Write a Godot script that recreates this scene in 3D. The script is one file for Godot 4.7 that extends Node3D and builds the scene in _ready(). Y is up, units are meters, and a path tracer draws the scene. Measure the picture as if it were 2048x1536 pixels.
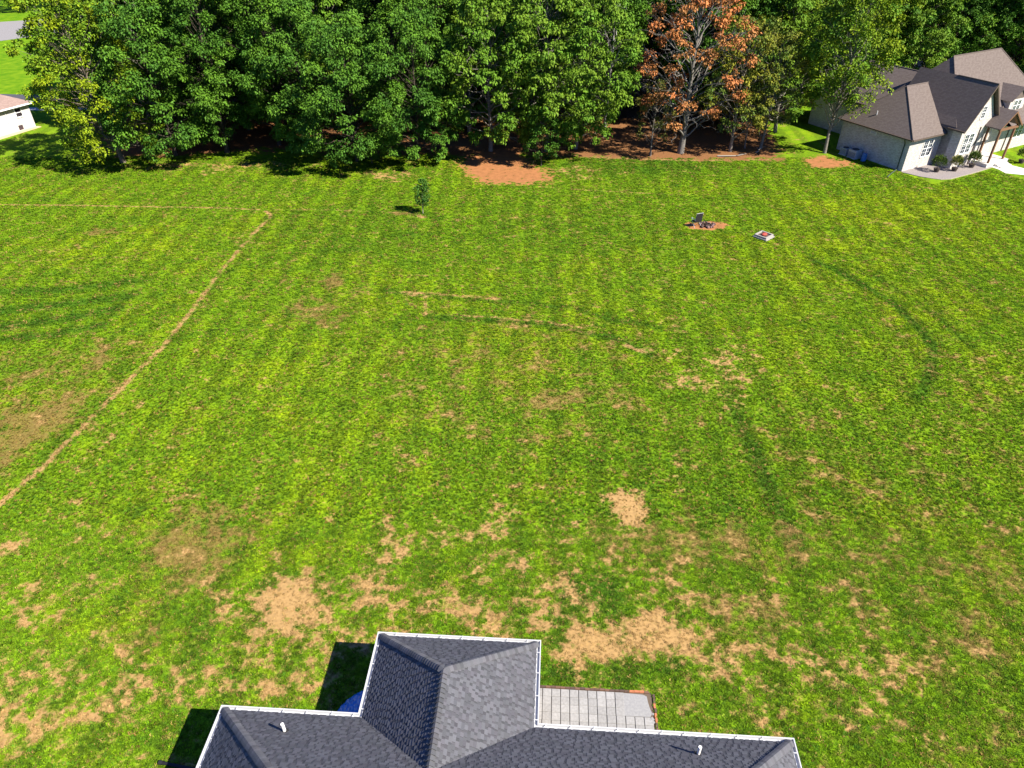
extends Node3D

# ------------------------------------------------------------------ small helpers
var taken := {}

func numbered(called: String) -> String:
	if not taken.has(called):
		taken[called] = 0
		return called
	taken[called] += 1
	return "%s_%03d" % [called, taken[called]]

func tag(o: Node, label := "", category := "", group := "", kind := "") -> Node:
	if label: o.set_meta("label", label)
	if category: o.set_meta("category", category)
	if group: o.set_meta("group", group)
	if kind: o.set_meta("kind", kind)
	return o

func thing(called: String, label: String, category: String, at := Vector3.ZERO, turn := 0.0, group := "") -> Node3D:
	var o := Node3D.new()
	o.name = numbered(called)
	add_child(o)
	o.position = at
	o.rotation.y = turn
	tag(o, label, category, group)
	return o

func part(called: String, m: Mesh, mat: Material, parent: Node, at := Vector3.ZERO) -> MeshInstance3D:
	var o := MeshInstance3D.new()
	o.name = numbered(called) if parent == self else called
	o.mesh = m
	if mat: o.material_override = mat
	o.position = at
	parent.add_child(o, true)
	return o

class MB:
	var v := PackedVector3Array()
	var n := PackedVector3Array()
	var c := PackedColorArray()
	var u := PackedVector2Array()
	var i := PackedInt32Array()
	func face(pts: Array, hint: Vector3, col := Color.WHITE, uvs := []) -> void:
		var nn: Vector3 = (pts[2] - pts[0]).cross(pts[1] - pts[0])
		if nn.length() < 1e-9 and pts.size() > 3:
			nn = (pts[3] - pts[0]).cross(pts[2] - pts[0])
		nn = nn.normalized()
		var flip := nn.dot(hint) < 0.0
		if flip: nn = -nn
		var s := v.size()
		for k in pts.size():
			v.append(pts[k])
			n.append(nn)
			c.append(col)
			u.append(uvs[k] if uvs.size() else Vector2(pts[k].x, pts[k].z))
		for k in range(1, pts.size() - 1):
			i.append(s)
			i.append(s + (k + 1 if flip else k))
			i.append(s + (k if flip else k + 1))
	func box(a: Vector3, b: Vector3, col := Color.WHITE, t := Transform3D.IDENTITY) -> void:
		var p := []
		for k in 8:
			p.append(t * Vector3(b.x if k & 1 else a.x, b.y if k & 2 else a.y, b.z if k & 4 else a.z))
		var q := t.basis
		face([p[0], p[1], p[3], p[2]], q * Vector3(0, 0, -1), col, [Vector2(a.x, a.y), Vector2(b.x, a.y), Vector2(b.x, b.y), Vector2(a.x, b.y)])
		face([p[4], p[5], p[7], p[6]], q * Vector3(0, 0, 1), col, [Vector2(a.x, a.y), Vector2(b.x, a.y), Vector2(b.x, b.y), Vector2(a.x, b.y)])
		face([p[0], p[2], p[6], p[4]], q * Vector3(-1, 0, 0), col, [Vector2(a.z, a.y), Vector2(a.z, b.y), Vector2(b.z, b.y), Vector2(b.z, a.y)])
		face([p[1], p[3], p[7], p[5]], q * Vector3(1, 0, 0), col, [Vector2(a.z, a.y), Vector2(a.z, b.y), Vector2(b.z, b.y), Vector2(b.z, a.y)])
		face([p[0], p[1], p[5], p[4]], q * Vector3(0, -1, 0), col, [Vector2(a.x, a.z), Vector2(b.x, a.z), Vector2(b.x, b.z), Vector2(a.x, b.z)])
		face([p[2], p[3], p[7], p[6]], q * Vector3(0, 1, 0), col, [Vector2(a.x, a.z), Vector2(b.x, a.z), Vector2(b.x, b.z), Vector2(a.x, b.z)])
	func tube(pts: Array, rads: Array, sides := 6, col := Color.WHITE, cap := false) -> void:
		var s := v.size()
		var m := pts.size()
		var side := Vector3.RIGHT
		for k in m:
			var d: Vector3 = (pts[mini(k + 1, m - 1)] - pts[maxi(k - 1, 0)]).normalized()
			if absf(d.dot(side)) > 0.9: side = Vector3.FORWARD if absf(d.z) < 0.9 else Vector3.UP
			var x := (side - d * side.dot(d)).normalized()
			var y := d.cross(x)
			side = x
			for j in sides:
				var a := TAU * j / sides
				var o := x * cos(a) + y * sin(a)
				v.append(pts[k] + o * rads[k])
				n.append(o)
				c.append(col)
				u.append(Vector2(float(j) / sides * TAU * rads[k], pts[k].y))
		for k in m - 1:
			for j in sides:
				var a := s + k * sides + j
				var b := s + k * sides + (j + 1) % sides
				i.append_array(PackedInt32Array([a, a + sides, b, b, a + sides, b + sides]))
		if cap:
			for e in [0, m - 1]:
				var ring := []
				for j in sides: ring.append(v[s + e * sides + j])
				var d: Vector3 = (pts[1] - pts[0]) if e else (pts[0] - pts[1])
				face(ring, d, col)
	func mesh() -> ArrayMesh:
		var a := []
		a.resize(Mesh.ARRAY_MAX)
		a[Mesh.ARRAY_VERTEX] = v
		a[Mesh.ARRAY_NORMAL] = n
		a[Mesh.ARRAY_COLOR] = c
		a[Mesh.ARRAY_TEX_UV] = u
		a[Mesh.ARRAY_INDEX] = i
		var m := ArrayMesh.new()
		m.add_surface_from_arrays(Mesh.PRIMITIVE_TRIANGLES, a)
		return m

func lin(r: float, g: float, b: float) -> Color:
	return Color(r, g, b).linear_to_srgb()

func mat(r: float, g: float, b: float, rough := 0.8, called := "") -> StandardMaterial3D:
	var m := StandardMaterial3D.new()
	m.albedo_color = lin(r, g, b)
	m.roughness = rough
	m.metallic_specular = 0.3
	m.resource_name = called
	return m

func vmat(rough := 0.85, spec := 0.2) -> StandardMaterial3D:
	var m := StandardMaterial3D.new()
	m.vertex_color_use_as_albedo = true
	m.roughness = rough
	m.metallic_specular = spec
	return m

func rng(s: int) -> RandomNumberGenerator:
	var r := RandomNumberGenerator.new()
	r.seed = s
	return r

func noise_bytes(w: int, h: int, freq: float, sd: int, oct := 3, sx := 1.0) -> PackedByteArray:
	var n := FastNoiseLite.new()
	n.noise_type = FastNoiseLite.TYPE_SIMPLEX_SMOOTH
	n.seed = sd
	n.frequency = freq
	n.fractal_octaves = oct
	return n.get_image(w, h, false, false, false).get_data()

func noise_tex(freq: float, sd: int, lo: Color, hi: Color, size := 512, oct := 4) -> ImageTexture:
	var n := FastNoiseLite.new()
	n.noise_type = FastNoiseLite.TYPE_SIMPLEX_SMOOTH
	n.seed = sd
	n.frequency = freq
	n.fractal_octaves = oct
	var d := n.get_seamless_image(size, size, false, false, 0.15, true).get_data()
	var out := PackedByteArray()
	out.resize(size * size * 3)
	for k in size * size:
		var t := d[k] / 255.0
		out[k * 3] = int(255 * lerpf(lo.r, hi.r, t))
		out[k * 3 + 1] = int(255 * lerpf(lo.g, hi.g, t))
		out[k * 3 + 2] = int(255 * lerpf(lo.b, hi.b, t))
	return ImageTexture.create_from_image(Image.create_from_data(size, size, false, Image.FORMAT_RGB8, out))

# ------------------------------------------------------------------ start
const CAM := Vector3(0, 28, 0)
const SHADOW := Vector3(-2.50, -3.0, -1.57)     # the way the sunlight travels

func _ready() -> void:
	var cam := Camera3D.new()
	cam.name = "camera"
	cam.position = CAM
	cam.rotation_degrees = Vector3(-36, 0, 0)
	cam.fov = 56.78
	cam.near = 0.1
	cam.far = 3000
	add_child(cam)
	cam.current = true

	var env := Environment.new()
	env.background_mode = Environment.BG_SKY
	var sky_m := ProceduralSkyMaterial.new()
	sky_m.sky_top_color = Color(0.26, 0.42, 0.74)
	sky_m.sky_horizon_color = Color(0.62, 0.72, 0.86)
	sky_m.ground_horizon_color = Color(0.35, 0.4, 0.3)
	sky_m.ground_bottom_color = Color(0.2, 0.25, 0.12)
	sky_m.sky_curve = 0.12
	sky_m.sun_angle_max = 1.0
	sky_m.energy_multiplier = 0.55
	var sky := Sky.new()
	sky.sky_material = sky_m
	env.sky = sky
	env.tonemap_mode = Environment.TONE_MAPPER_LINEAR
	env.tonemap_exposure = 2.65
	env.sdfgi_enabled = true
	env.ssao_enabled = true
	env.ssil_enabled = true
	var we := WorldEnvironment.new()
	we.name = "world_environment"
	we.environment = env
	add_child(we)

	var sun := DirectionalLight3D.new()
	sun.name = "sun"
	sun.light_energy = 1.6
	sun.light_color = Color(1.0, 0.965, 0.9)
	sun.light_angular_distance = 0.5
	sun.shadow_enabled = true
	add_child(sun)
	sun.look_at_from_position(Vector3(0, 60, 0), Vector3(0, 60, 0) + SHADOW, Vector3.UP)

	build_ground()
	print("ground ", Time.get_ticks_msec())
	build_near_house()
	print("near house ", Time.get_ticks_msec())
	build_patio()
	build_right_house()
	build_left_house()
	print("houses ", Time.get_ticks_msec())
	build_trees()
	print("trees ", Time.get_ticks_msec())
	build_small_things()
	build_grass()
	print("done ", Time.get_ticks_msec())

# ------------------------------------------------------------------ ground
const LX0 := -64.0
const LX1 := 64.0
const LZ0 := -102.0
const LZ1 := -8.0
const LW := 1792
const LH := 1536
var lawn_rgb := PackedByteArray()          # the colour map, kept so that the tufts take the colour of the turf they grow in
var lawn_bare := PackedByteArray()         # 255 where no grass grows (half size)

# dry lines worn into the turf: points, width in metres, how much
var TRACKS := [
	[[Vector2(-24.9, -68.2), Vector2(-23.9, -67.0), Vector2(-24.5, -62.4), Vector2(-25.0, -54.8), Vector2(-25.0, -48.4), Vector2(-25.2, -43.4), Vector2(-26.0, -37.9), Vector2(-26.5, -34.2), Vector2(-27.1, -30.6), Vector2(-27.8, -27.4), Vector2(-28.6, -25.0)], 0.34, 1.0],
	[[Vector2(-62, -70.2), Vector2(-53.7, -69.9), Vector2(-44.8, -69.7), Vector2(-36.9, -69.3), Vector2(-29.2, -69.0), Vector2(-25.5, -68.5)], 0.2, 1.2],
	[[Vector2(-25.5, -68.5), Vector2(-18.9, -68.5), Vector2(-13.3, -68.0), Vector2(-8.9, -67.5)], 0.16, 0.8],
	[[Vector2(3.0, -75.0), Vector2(6.8, -74.1), Vector2(11.5, -73.4), Vector2(16.7, -72.7)], 0.16, 1.0],
	[[Vector2(-10.0, -51.3), Vector2(-7.1, -51.1), Vector2(-3.4, -50.5), Vector2(-1.0, -50.2)], 0.35, 0.8],
	[[Vector2(-4.8, -47.6), Vector2(-0.9, -47.2), Vector2(2.9, -46.5), Vector2(5.5, -45.6)], 0.3, 0.75],
	[[Vector2(8.2, -43.3), Vector2(9.5, -42.4)], 0.4, 0.9],
	[[Vector2(-44.8, -56.5), Vector2(-38.7, -57.4), Vector2(-33.5, -57.7)], 0.3, 0.75],
	[[Vector2(-9.9, -54.3), Vector2(-5.3, -54.1)], 0.22, 0.7],
	[[Vector2(-7.0, -50.8), Vector2(-6.7, -47.6)], 0.3, 0.8],
	[[Vector2(36.8, -55.2), Vector2(38.4, -51.6)], 0.3, 0.7],
	[[Vector2(34.2, -56.5), Vector2(35.6, -52.5), Vector2(36.4, -49.5)], 0.3, 0.55],
	[[Vector2(6.4, -85.5), Vector2(10.5, -84.6), Vector2(16.4, -84.0), Vector2(22.2, -83.5), Vector2(31.8, -83.9)], 0.5, 1.1],
]
# wheel ruts and clumps of longer, darker grass
var RUTS := [
	[[Vector2(26.7, -57.0), Vector2(29.0, -53.0), Vector2(30.3, -49.2), Vector2(30.6, -45.4), Vector2(30.3, -42.7), Vector2(28.7, -39.9), Vector2(26.5, -37.0)], 0.42, 1.0],
	[[Vector2(29.5, -56.0), Vector2(31.5, -52.0), Vector2(32.8, -47.6), Vector2(33.2, -43.0)], 0.35, 0.5],
	[[Vector2(-10.5, -51.6), Vector2(-5.0, -50.2), Vector2(1.0, -49.5), Vector2(5.0, -48.6), Vector2(7.5, -46.9), Vector2(11.1, -45.8)], 0.4, 0.6],
	[[Vector2(-6.4, -47.2), Vector2(-2.5, -47.0), Vector2(2.9, -46.1), Vector2(6.2, -44.7), Vector2(8.2, -43.9), Vector2(9.8, -41.9)], 0.45, 0.75],
	[[Vector2(-46, -50.5), Vector2(-42.5, -51.2), Vector2(-37.1, -51.6), Vector2(-31.6, -53.2)], 0.7, 0.8],
	[[Vector2(-46, -46.8), Vector2(-40.6, -48.0), Vector2(-35.8, -49.2), Vector2(-30.9, -50.6)], 0.7, 1.0],
	[[Vector2(-44, -44.6), Vector2(-39.2, -45.6), Vector2(-34.6, -46.9), Vector2(-31.0, -48.6)], 0.65, 1.0],
	[[Vector2(-42, -43.0), Vector2(-38.1, -43.8), Vector2(-33.6, -44.9), Vector2(-31.0, -46.1)], 0.6, 0.9],
	[[Vector2(14.0, -37.5), Vector2(14.4, -31.9), Vector2(14.6, -28.5), Vector2(14.6, -24.9)], 0.6, 0.55],
]
# x, z, radius x, radius z, kind (0 straw, 1 red-brown thatch, 2 dark green, 3 yellow green), strength
var SPOTS := [
	[6.2, -27.2, 1.0, 1.6, 0, 1.0], [0.5, -23.3, 0.6, 0.8, 0, 0.9], [-10.7, -20.9, 1.5, 2.0, 0, 1.0], [-7.2, -21.5, 3.6, 1.3, 0, 0.6], [-5.7, -24.2, 1.5, 2.0, 0, 0.45],
	[-10.6, -16.7, 1.5, 0.7, 0, 0.75], [-1.7, -20.6, 3.3, 1.1, 0, 0.65], [1.4, -20.2, 1.6, 1.1, 0, 0.8], [3.5, -18.8, 2.2, 1.0, 0, 0.95], [6.5, -19.3, 2.3, 1.6, 0, 0.85],
	[7.6, -17.9, 1.5, 1.0, 0, 0.7], [10.6, -20.3, 2.5, 1.9, 1, 0.55], [-25.7, -24.2, 0.7, 0.5, 0, 0.9], [-16.2, -24.5, 2.8, 3.0, 1, 0.6], [-15.5, -25.6, 0.8, 1.7, 1, 0.7],
	[-30.9, -33.2, 2.7, 3.3, 1, 0.85], [-29.3, -34.7, 2.8, 3.0, 1, 0.7], [-33.4, -40.5, 3.1, 2.1, 1, 0.5], [-29.2, -41.1, 3.1, 2.8, 1, 0.5], [-15.0, -48.4, 2.7, 2.7, 1, 0.5],
	[-15.2, -53.2, 1.3, 1.2, 1, 0.8], [0.9, -39.6, 8.9, 7.8, 1, 0.33], [3.4, -36.8, 3.9, 2.4, 1, 0.45], [14.3, -40.2, 3.1, 3.6, 0, 0.45], [10.2, -24.7, 6.2, 2.3, 1, 0.5],
	[13.7, -24.5, 1.5, 2.0, 1, 0.5], [19.7, -29.3, 6.2, 7.5, 1, 0.3], [20.0, -21.7, 5.8, 7.8, 1, 0.36], [30.1, -36.8, 3.9, 11.1, 1, 0.22], [-19.9, -15.1, 1.8, 1.7, 0, 0.6],
	[-16.8, -15.5, 1.4, 0.7, 0, 0.55], [-15.7, -17.3, 1.5, 0.9, 0, 0.5], [-21.7, -21.7, 2.6, 2.0, 0, 0.4], [-16.1, -19.3, 1.4, 1.0, 1, 0.4], [-39.0, -63.2, 1.4, 1.0, 1, 0.7],
	[-13.2, -78.6, 3.4, 1.6, 0, 0.6], [-34.4, -81.4, 11.6, 1.7, 0, 0.5], [7.7, -79.4, 3.4, 2.3, 0, 0.45], [13.1, -17.5, 3.5, 2.6, 0, 0.42], [9.5, -16.4, 3.3, 2.0, 0, 0.4],
	[13.6, -15.5, 2.9, 1.7, 0, 0.35], [-0.6, -25.6, 4.2, 1.4, 0, 0.35], [-8.5, -18.8, 4.5, 1.5, 0, 0.5], [-14.4, -14.5, 3.0, 1.2, 0, 0.3], [41.0, -67.8, 11.0, 5.8, 3, 0.7],
	[27.1, -62.4, 12.3, 6.8, 3, 0.4], [27.1, -50.0, 10.4, 11.7, 3, 0.35], [-33.7, -61.3, 13.9, 4.4, 3, 0.35], [-15.6, -31.9, 8.9, 9.2, 3, 0.25], [-4.9, -48.4, 11.7, 9.5, 3, 0.3],
	[7.6, -64.7, 12.6, 4.8, 2, 0.25], [-15.5, -63.6, 9.6, 5.8, 2, 0.3], [3.7, -21.5, 1.4, 1.4, 2, 0.7], [3.4, -17.3, 2.6, 0.7, 2, 0.6], [-14.7, -21.2, 3.5, 5.8, 2, 0.2],
	[10.7, -29.7, 8.5, 5.0, 2, 0.25], [15.6, -82.0, 8.8, 3.4, 2, 0.6], [1.0, -20.6, 13.0, 3.6, 0, 0.36], [-10.5, -18.6, 4.5, 3.6, 0, 0.44], [-18.5, -16.0, 4.0, 3.0, 0, 0.4], [12.0, -17.5, 6.0, 3.5, 0, 0.38], [-8.9, -66.9, 0.8, 0.5, 0, 0.9], [-11.2, -67.6, 1.2, 0.5, 1, 0.8],
]
# bare earth and woodland litter
var MOUND := PackedVector2Array([Vector2(-6.3, -81.6), Vector2(-5.3, -78.3), Vector2(-3.2, -76.1), Vector2(0.9, -75.3), Vector2(4.2, -76.1), Vector2(4.9, -78.3), Vector2(3.0, -81.9), Vector2(1.0, -87.4), Vector2(-2.1, -88.1), Vector2(-5.7, -85.5)])
var FLOOR := PackedVector2Array([Vector2(-47, -84.5), Vector2(-41.3, -84.8), Vector2(-35.1, -86.6), Vector2(-32.0, -87.0), Vector2(-28.1, -87.2), Vector2(-18.9, -85.6), Vector2(-9.7, -85.6), Vector2(-5.6, -84.6), Vector2(4.6, -85.6), Vector2(10.5, -84.4), Vector2(22.3, -83.4), Vector2(31.9, -83.7), Vector2(33.2, -87.4), Vector2(34.0, -97.8), Vector2(38.5, -103), Vector2(40.5, -110), Vector2(-60.5, -110), Vector2(-57, -97.8)])
var DIRT2 := PackedVector2Array([Vector2(34.5, -84.0), Vector2(37.1, -85.3), Vector2(39.9, -83.3), Vector2(40.1, -81.9), Vector2(36.5, -80.6), Vector2(34.4, -81.1)])
var PIT := PackedVector2Array([Vector2(16.6, -64.6), Vector2(17.4, -63.7), Vector2(18.8, -63.3), Vector2(20.0, -63.7), Vector2(20.9, -64.6), Vector2(20.7, -65.4), Vector2(19.6, -65.8), Vector2(18.0, -65.6), Vector2(17.0, -65.2)])

var hw := LW / 2
var hh := LH / 2

func to_px(p: Vector2) -> Vector2:
	return Vector2((p.x - LX0) / (LX1 - LX0) * hw, (p.y - LZ0) / (LZ1 - LZ0) * hh)

func seg_mask(m: PackedFloat32Array, pts: Array, width: float, k: float) -> void:
	var mx := (LX1 - LX0) / hw
	var mz := (LZ1 - LZ0) / hh
	for s in pts.size() - 1:
		var a: Vector2 = pts[s]
		var b: Vector2 = pts[s + 1]
		var r := width * 2.2
		var p0 := to_px(Vector2(minf(a.x, b.x) - r, minf(a.y, b.y) - r))
		var p1 := to_px(Vector2(maxf(a.x, b.x) + r, maxf(a.y, b.y) + r))
		for y in range(maxi(0, int(p0.y)), mini(hh, int(p1.y) + 1)):
			for x in range(maxi(0, int(p0.x)), mini(hw, int(p1.x) + 1)):
				var p := Vector2(LX0 + (x + 0.5) * mx, LZ0 + (y + 0.5) * mz)
				var d := p.distance_to(Geometry2D.get_closest_point_to_segment(p, a, b))
				if d < r:
					var f := k * exp(-d * d / (width * width))
					if f > m[y * hw + x]: m[y * hw + x] = f

func poly_mask(m: PackedFloat32Array, poly: PackedVector2Array, soft: float) -> void:
	var mx := (LX1 - LX0) / hw
	var mz := (LZ1 - LZ0) / hh
	var lo := Vector2(1e9, 1e9)
	var hi := -lo
	for p in poly:
		lo = lo.min(p)
		hi = hi.max(p)
	var p0 := to_px(lo - Vector2(soft, soft))
	var p1 := to_px(hi + Vector2(soft, soft))
	for y in range(maxi(0, int(p0.y)), mini(hh, int(p1.y) + 1)):
		for x in range(maxi(0, int(p0.x)), mini(hw, int(p1.x) + 1)):
			var p := Vector2(LX0 + (x + 0.5) * mx, LZ0 + (y + 0.5) * mz)
			var inside := Geometry2D.is_point_in_polygon(p, poly)
			var d := 1e9
			for s in poly.size():
				d = minf(d, p.distance_squared_to(Geometry2D.get_closest_point_to_segment(p, poly[s], poly[(s + 1) % poly.size()])))
			d = sqrt(d)
			var f := clampf(0.5 + (d if inside else -d) / soft * 0.5, 0, 1)
			if f > m[y * hw + x]: m[y * hw + x] = f

func build_ground() -> void:
	var masks := []
	for k in 6:
		var a := PackedFloat32Array()
		a.resize(hw * hh)
		masks.append(a)
	var mx := (LX1 - LX0) / hw
	var mz := (LZ1 - LZ0) / hh
	for s in SPOTS:
		var m: PackedFloat32Array = masks[s[4]]
		var p0 := to_px(Vector2(s[0] - s[2] * 1.9, s[1] - s[3] * 1.9))
		var p1 := to_px(Vector2(s[0] + s[2] * 1.9, s[1] + s[3] * 1.9))
		for y in range(maxi(0, int(p0.y)), mini(hh, int(p1.y) + 1)):
			var dz: float = (LZ0 + (y + 0.5) * mz - s[1]) / s[3]
			for x in range(maxi(0, int(p0.x)), mini(hw, int(p1.x) + 1)):
				var dx: float = (LX0 + (x + 0.5) * mx - s[0]) / s[2]
				var f: float = s[5] * exp(-pow(dx * dx + dz * dz, 1.5) * 0.6)
				m[y * hw + x] = maxf(m[y * hw + x], f)
		masks[s[4]] = m
	var tr: PackedFloat32Array = PackedFloat32Array()
	tr.resize(hw * hh)
	for t in TRACKS: seg_mask(tr, t[0], t[1], t[2])
	var ru: PackedFloat32Array = PackedFloat32Array()
	ru.resize(hw * hh)
	for t in RUTS: seg_mask(ru, t[0], t[1], t[2])
	var dirt: PackedFloat32Array = masks[4]
	poly_mask(dirt, MOUND, 1.6)
	poly_mask(dirt, DIRT2, 1.0)
	poly_mask(dirt, PIT, 0.5)
	var litter: PackedFloat32Array = masks[5]
	poly_mask(litter, FLOOR, 2.6)
	var m0: PackedFloat32Array = masks[0]
	var m1: PackedFloat32Array = masks[1]
	var m2: PackedFloat32Array = masks[2]
	var m3: PackedFloat32Array = masks[3]
	print("masks ", Time.get_ticks_msec())

	var big := noise_bytes(LW, LH, 0.0045, 3, 3)        # about 15 m
	var mid := noise_bytes(LW, LH, 0.022, 4, 4)         # 3 m
	var sml := noise_bytes(LW, LH, 0.085, 5, 3)         # 0.8 m
	var fin := noise_bytes(LW, LH, 0.34, 6, 2)          # 0.2 m
	var hue := noise_bytes(LW, LH, 0.012, 8, 3)
	lawn_rgb.resize(LW * LH * 3)
	lawn_bare.resize(hw * hh)
	# linear to 8 bit
	var lut := PackedByteArray()
	lut.resize(2049)
	for k in 2049:
		lut[k] = int(255.0 * pow(k / 2048.0, 1.0 / 2.2) + 0.5)
	var tilt := tan(deg_to_rad(2.0))
	for y in LH:
		var z := LZ0 + (y + 0.5) * (LZ1 - LZ0) / LH
		for x in LW:
			var k := y * LW + x
			var h := (y >> 1) * hw + (x >> 1)
			var b := big[k] / 255.0
			var m := mid[k] / 255.0
			var s := sml[k] / 255.0
			var f := fin[k] / 255.0
			var q := hue[k] / 255.0
			var wx := LX0 + (x + 0.5) * (LX1 - LX0) / LW
			# mown swathes: the mower went up and down the field
			var st := sin((wx + tilt * z) * TAU / 2.3 + (b - 0.5) * 5.0)
			var swathe := 0.17 * clampf(st * 2.0, -1, 1) * clampf((b + q - 0.6) * 2.5, 0, 1)
			var r := 0.104
			var g := 0.188
			var bl := 0.004
			# species of grass: yellower and bluer stands
			var lime := clampf(m3[h] * 1.2 + (q - 0.5) * 1.5 + (b - 0.5) * 0.8 + (s - 0.5) * 0.5, 0, 1)
			r = lerpf(r, 0.165, lime)
			g = lerpf(g, 0.232, lime)
			var dark := clampf(m2[h] * 1.1 + maxf(0.0, (0.46 - m) * 1.9) + (0.5 - f) * 0.7 + ru[h] * (0.7 + s), 0, 0.95)
			r = lerpf(r, 0.040, dark)
			g = lerpf(g, 0.098, dark)
			var hash := ((x * 73856093) ^ (y * 19349663)) & 1023
			var v := 1.0 + swathe + (f - 0.5) * 0.9 + (s - 0.5) * 0.3 + (hash / 1023.0 - 0.5) * 0.5
			r *= v
			g *= v
			# thatch and straw showing through
			var far := clampf((-z - 30.0) / 40.0, 0, 1)
			var brown := m1[h] * 0.75 + (m - 0.5) * 0.85 + (s - 0.5) * 0.75 + (f - 0.5) * 0.35
			var bt := clampf((brown - 0.20) * 3.2, 0, 1) * 0.8
			r = lerpf(r, 0.17, bt)
			g = lerpf(g, 0.105, bt)
			bl = lerpf(bl, 0.034, bt)
			var dry := m0[h] * 0.86 + (m - 0.5) * 1.0 + (s - 0.5) * 1.15 + (f - 0.5) * 0.6
			dry = maxf(dry, tr[h] * (0.42 + 1.1 * (s - 0.3) + 0.5 * (m - 0.4)) + (f - 0.5) * 0.35)
			var dt := clampf((dry - (0.34 + 0.06 * far)) * 3.4, 0, 1)
			var warm := 0.84 + 0.4 * m + (f - 0.5) * 0.5
			r = lerpf(r, 0.285 * warm, dt)
			g = lerpf(g, 0.178 * warm, dt)
			bl = lerpf(bl, 0.068 * warm, dt)
			var bare := 0.0
			if m0[h] > 0.7: bare = clampf((m0[h] - 0.74) * 2.4 + (s - 0.5) * 2.6, 0, 0.6)
			var li := litter[h]
			if li > 0.0:
				li = clampf((li + (s - 0.5) * 0.5 + (m - 0.5) * 0.7 - 0.45) * 6.0, 0, 1)
				r = lerpf(r, 0.17 * (0.6 + 0.9 * f), li)
				g = lerpf(g, 0.08 * (0.6 + 0.9 * f), li)
				bl = lerpf(bl, 0.032 * (0.6 + 0.9 * f), li)
				bare = maxf(bare, li)
			var di := dirt[h]
			if di > 0.0:
				di = clampf((di + (s - 0.5) * 1.0 + (m - 0.5) * 0.5 + (f - 0.5) * 0.6 - 0.45) * 4.0, 0, 1)
				r = lerpf(r, 0.27 * (0.6 + 0.45 * s + 0.35 * f), di)
				g = lerpf(g, 0.118 * (0.6 + 0.45 * s + 0.35 * f), di)
				bl = lerpf(bl, 0.046 * (0.6 + 0.45 * s + 0.35 * f), di)
				bare = maxf(bare, di)
			lawn_rgb[k * 3] = lut[clampi(int(r * 2048.0), 0, 2048)]
			lawn_rgb[k * 3 + 1] = lut[clampi(int(g * 2048.0), 0, 2048)]
			lawn_rgb[k * 3 + 2] = lut[clampi(int(bl * 2048.0), 0, 2048)]
			if (x & 1) + (y & 1) == 0: lawn_bare[h] = int(bare * 255.0)
	var im := Image.create_from_data(LW, LH, false, Image.FORMAT_RGB8, lawn_rgb)

	# the wide ground out to the horizon
	var gm := StandardMaterial3D.new()
	gm.albedo_texture = noise_tex(0.02, 21, Color(0.26, 0.42, 0.06), Color(0.43, 0.53, 0.10))
	gm.uv1_triplanar = true
	gm.uv1_world_triplanar = true
	gm.uv1_scale = Vector3(0.045, 0.045, 0.045)
	gm.roughness = 0.95
	gm.metallic_specular = 0.1
	var mb := MB.new()
	mb.face([Vector3(-1500, 0, -1800), Vector3(1500, 0, -1800), Vector3(1500, 0, 600), Vector3(-1500, 0, 600)], Vector3.UP)
	tag(part("ground", mb.mesh(), gm, self), "open grassy ground reaching to the horizon", "ground", "", "structure")

	var lm := StandardMaterial3D.new()
	lm.albedo_texture = ImageTexture.create_from_image(im)
	lm.texture_repeat = false
	lm.roughness = 0.95
	lm.metallic_specular = 0.1
	mb = MB.new()
	mb.face([Vector3(LX0, 0.004, LZ0), Vector3(LX1, 0.004, LZ0), Vector3(LX1, 0.004, LZ1), Vector3(LX0, 0.004, LZ1)], Vector3.UP, Color.WHITE, [Vector2(0, 0), Vector2(1, 0), Vector2(1, 1), Vector2(0, 1)])
	tag(part("lawn", mb.mesh(), lm, self), "wide mown lawn with straw patches, worn lines and wheel ruts", "lawn", "", "structure")

	var fm := StandardMaterial3D.new()
	fm.albedo_texture = noise_tex(0.05, 31, Color(0.22, 0.15, 0.09), Color(0.42, 0.29, 0.19))
	fm.uv1_triplanar = true
	fm.uv1_world_triplanar = true
	fm.uv1_scale = Vector3(0.09, 0.09, 0.09)
	fm.roughness = 1.0
	mb = MB.new()
	mb.face([Vector3(-57.5, 0.008, -101), Vector3(37.0, 0.008, -101), Vector3(46, 0.008, -112), Vector3(100, 0.008, -112), Vector3(130, 0.008, -175), Vector3(-75, 0.008, -175), Vector3(-64, 0.008, -120)], Vector3.UP)
	tag(part("forest_floor", mb.mesh(), fm, self), "brown leaf litter on the ground deep in the wood", "forest floor", "", "structure")

	# street and driveway beyond the white house
	var asphalt := mat(0.26, 0.25, 0.25, 0.9, "worn_asphalt")
	asphalt.albedo_texture = noise_tex(0.08, 41, Color(0.8, 0.8, 0.8), Color(1, 1, 1), 256)
	asphalt.uv1_triplanar = true
	asphalt.uv1_world_triplanar = true
	asphalt.uv1_scale = Vector3(0.3, 0.3, 0.3)
	mb = MB.new()
	var near := [Vector2(-140, -138), Vector2(-112, -149.5), Vector2(-102.3, -155.1), Vector2(-97, -161.5), Vector2(-92, -169), Vector2(-82, -185), Vector2(-70, -215)]
	var farr := [Vector2(-152, -160), Vector2(-126, -170), Vector2(-115.6, -176.5), Vector2(-109, -179.5), Vector2(-103, -184.0), Vector2(-94, -197), Vector2(-80, -225)]
	for k in near.size() - 1:
		mb.face([Vector3(near[k].x, 0.012, near[k].y), Vector3(near[k + 1].x, 0.012, near[k + 1].y), Vector3(farr[k + 1].x, 0.012, farr[k + 1].y), Vector3(farr[k].x, 0.012, farr[k].y)], Vector3.UP)
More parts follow.
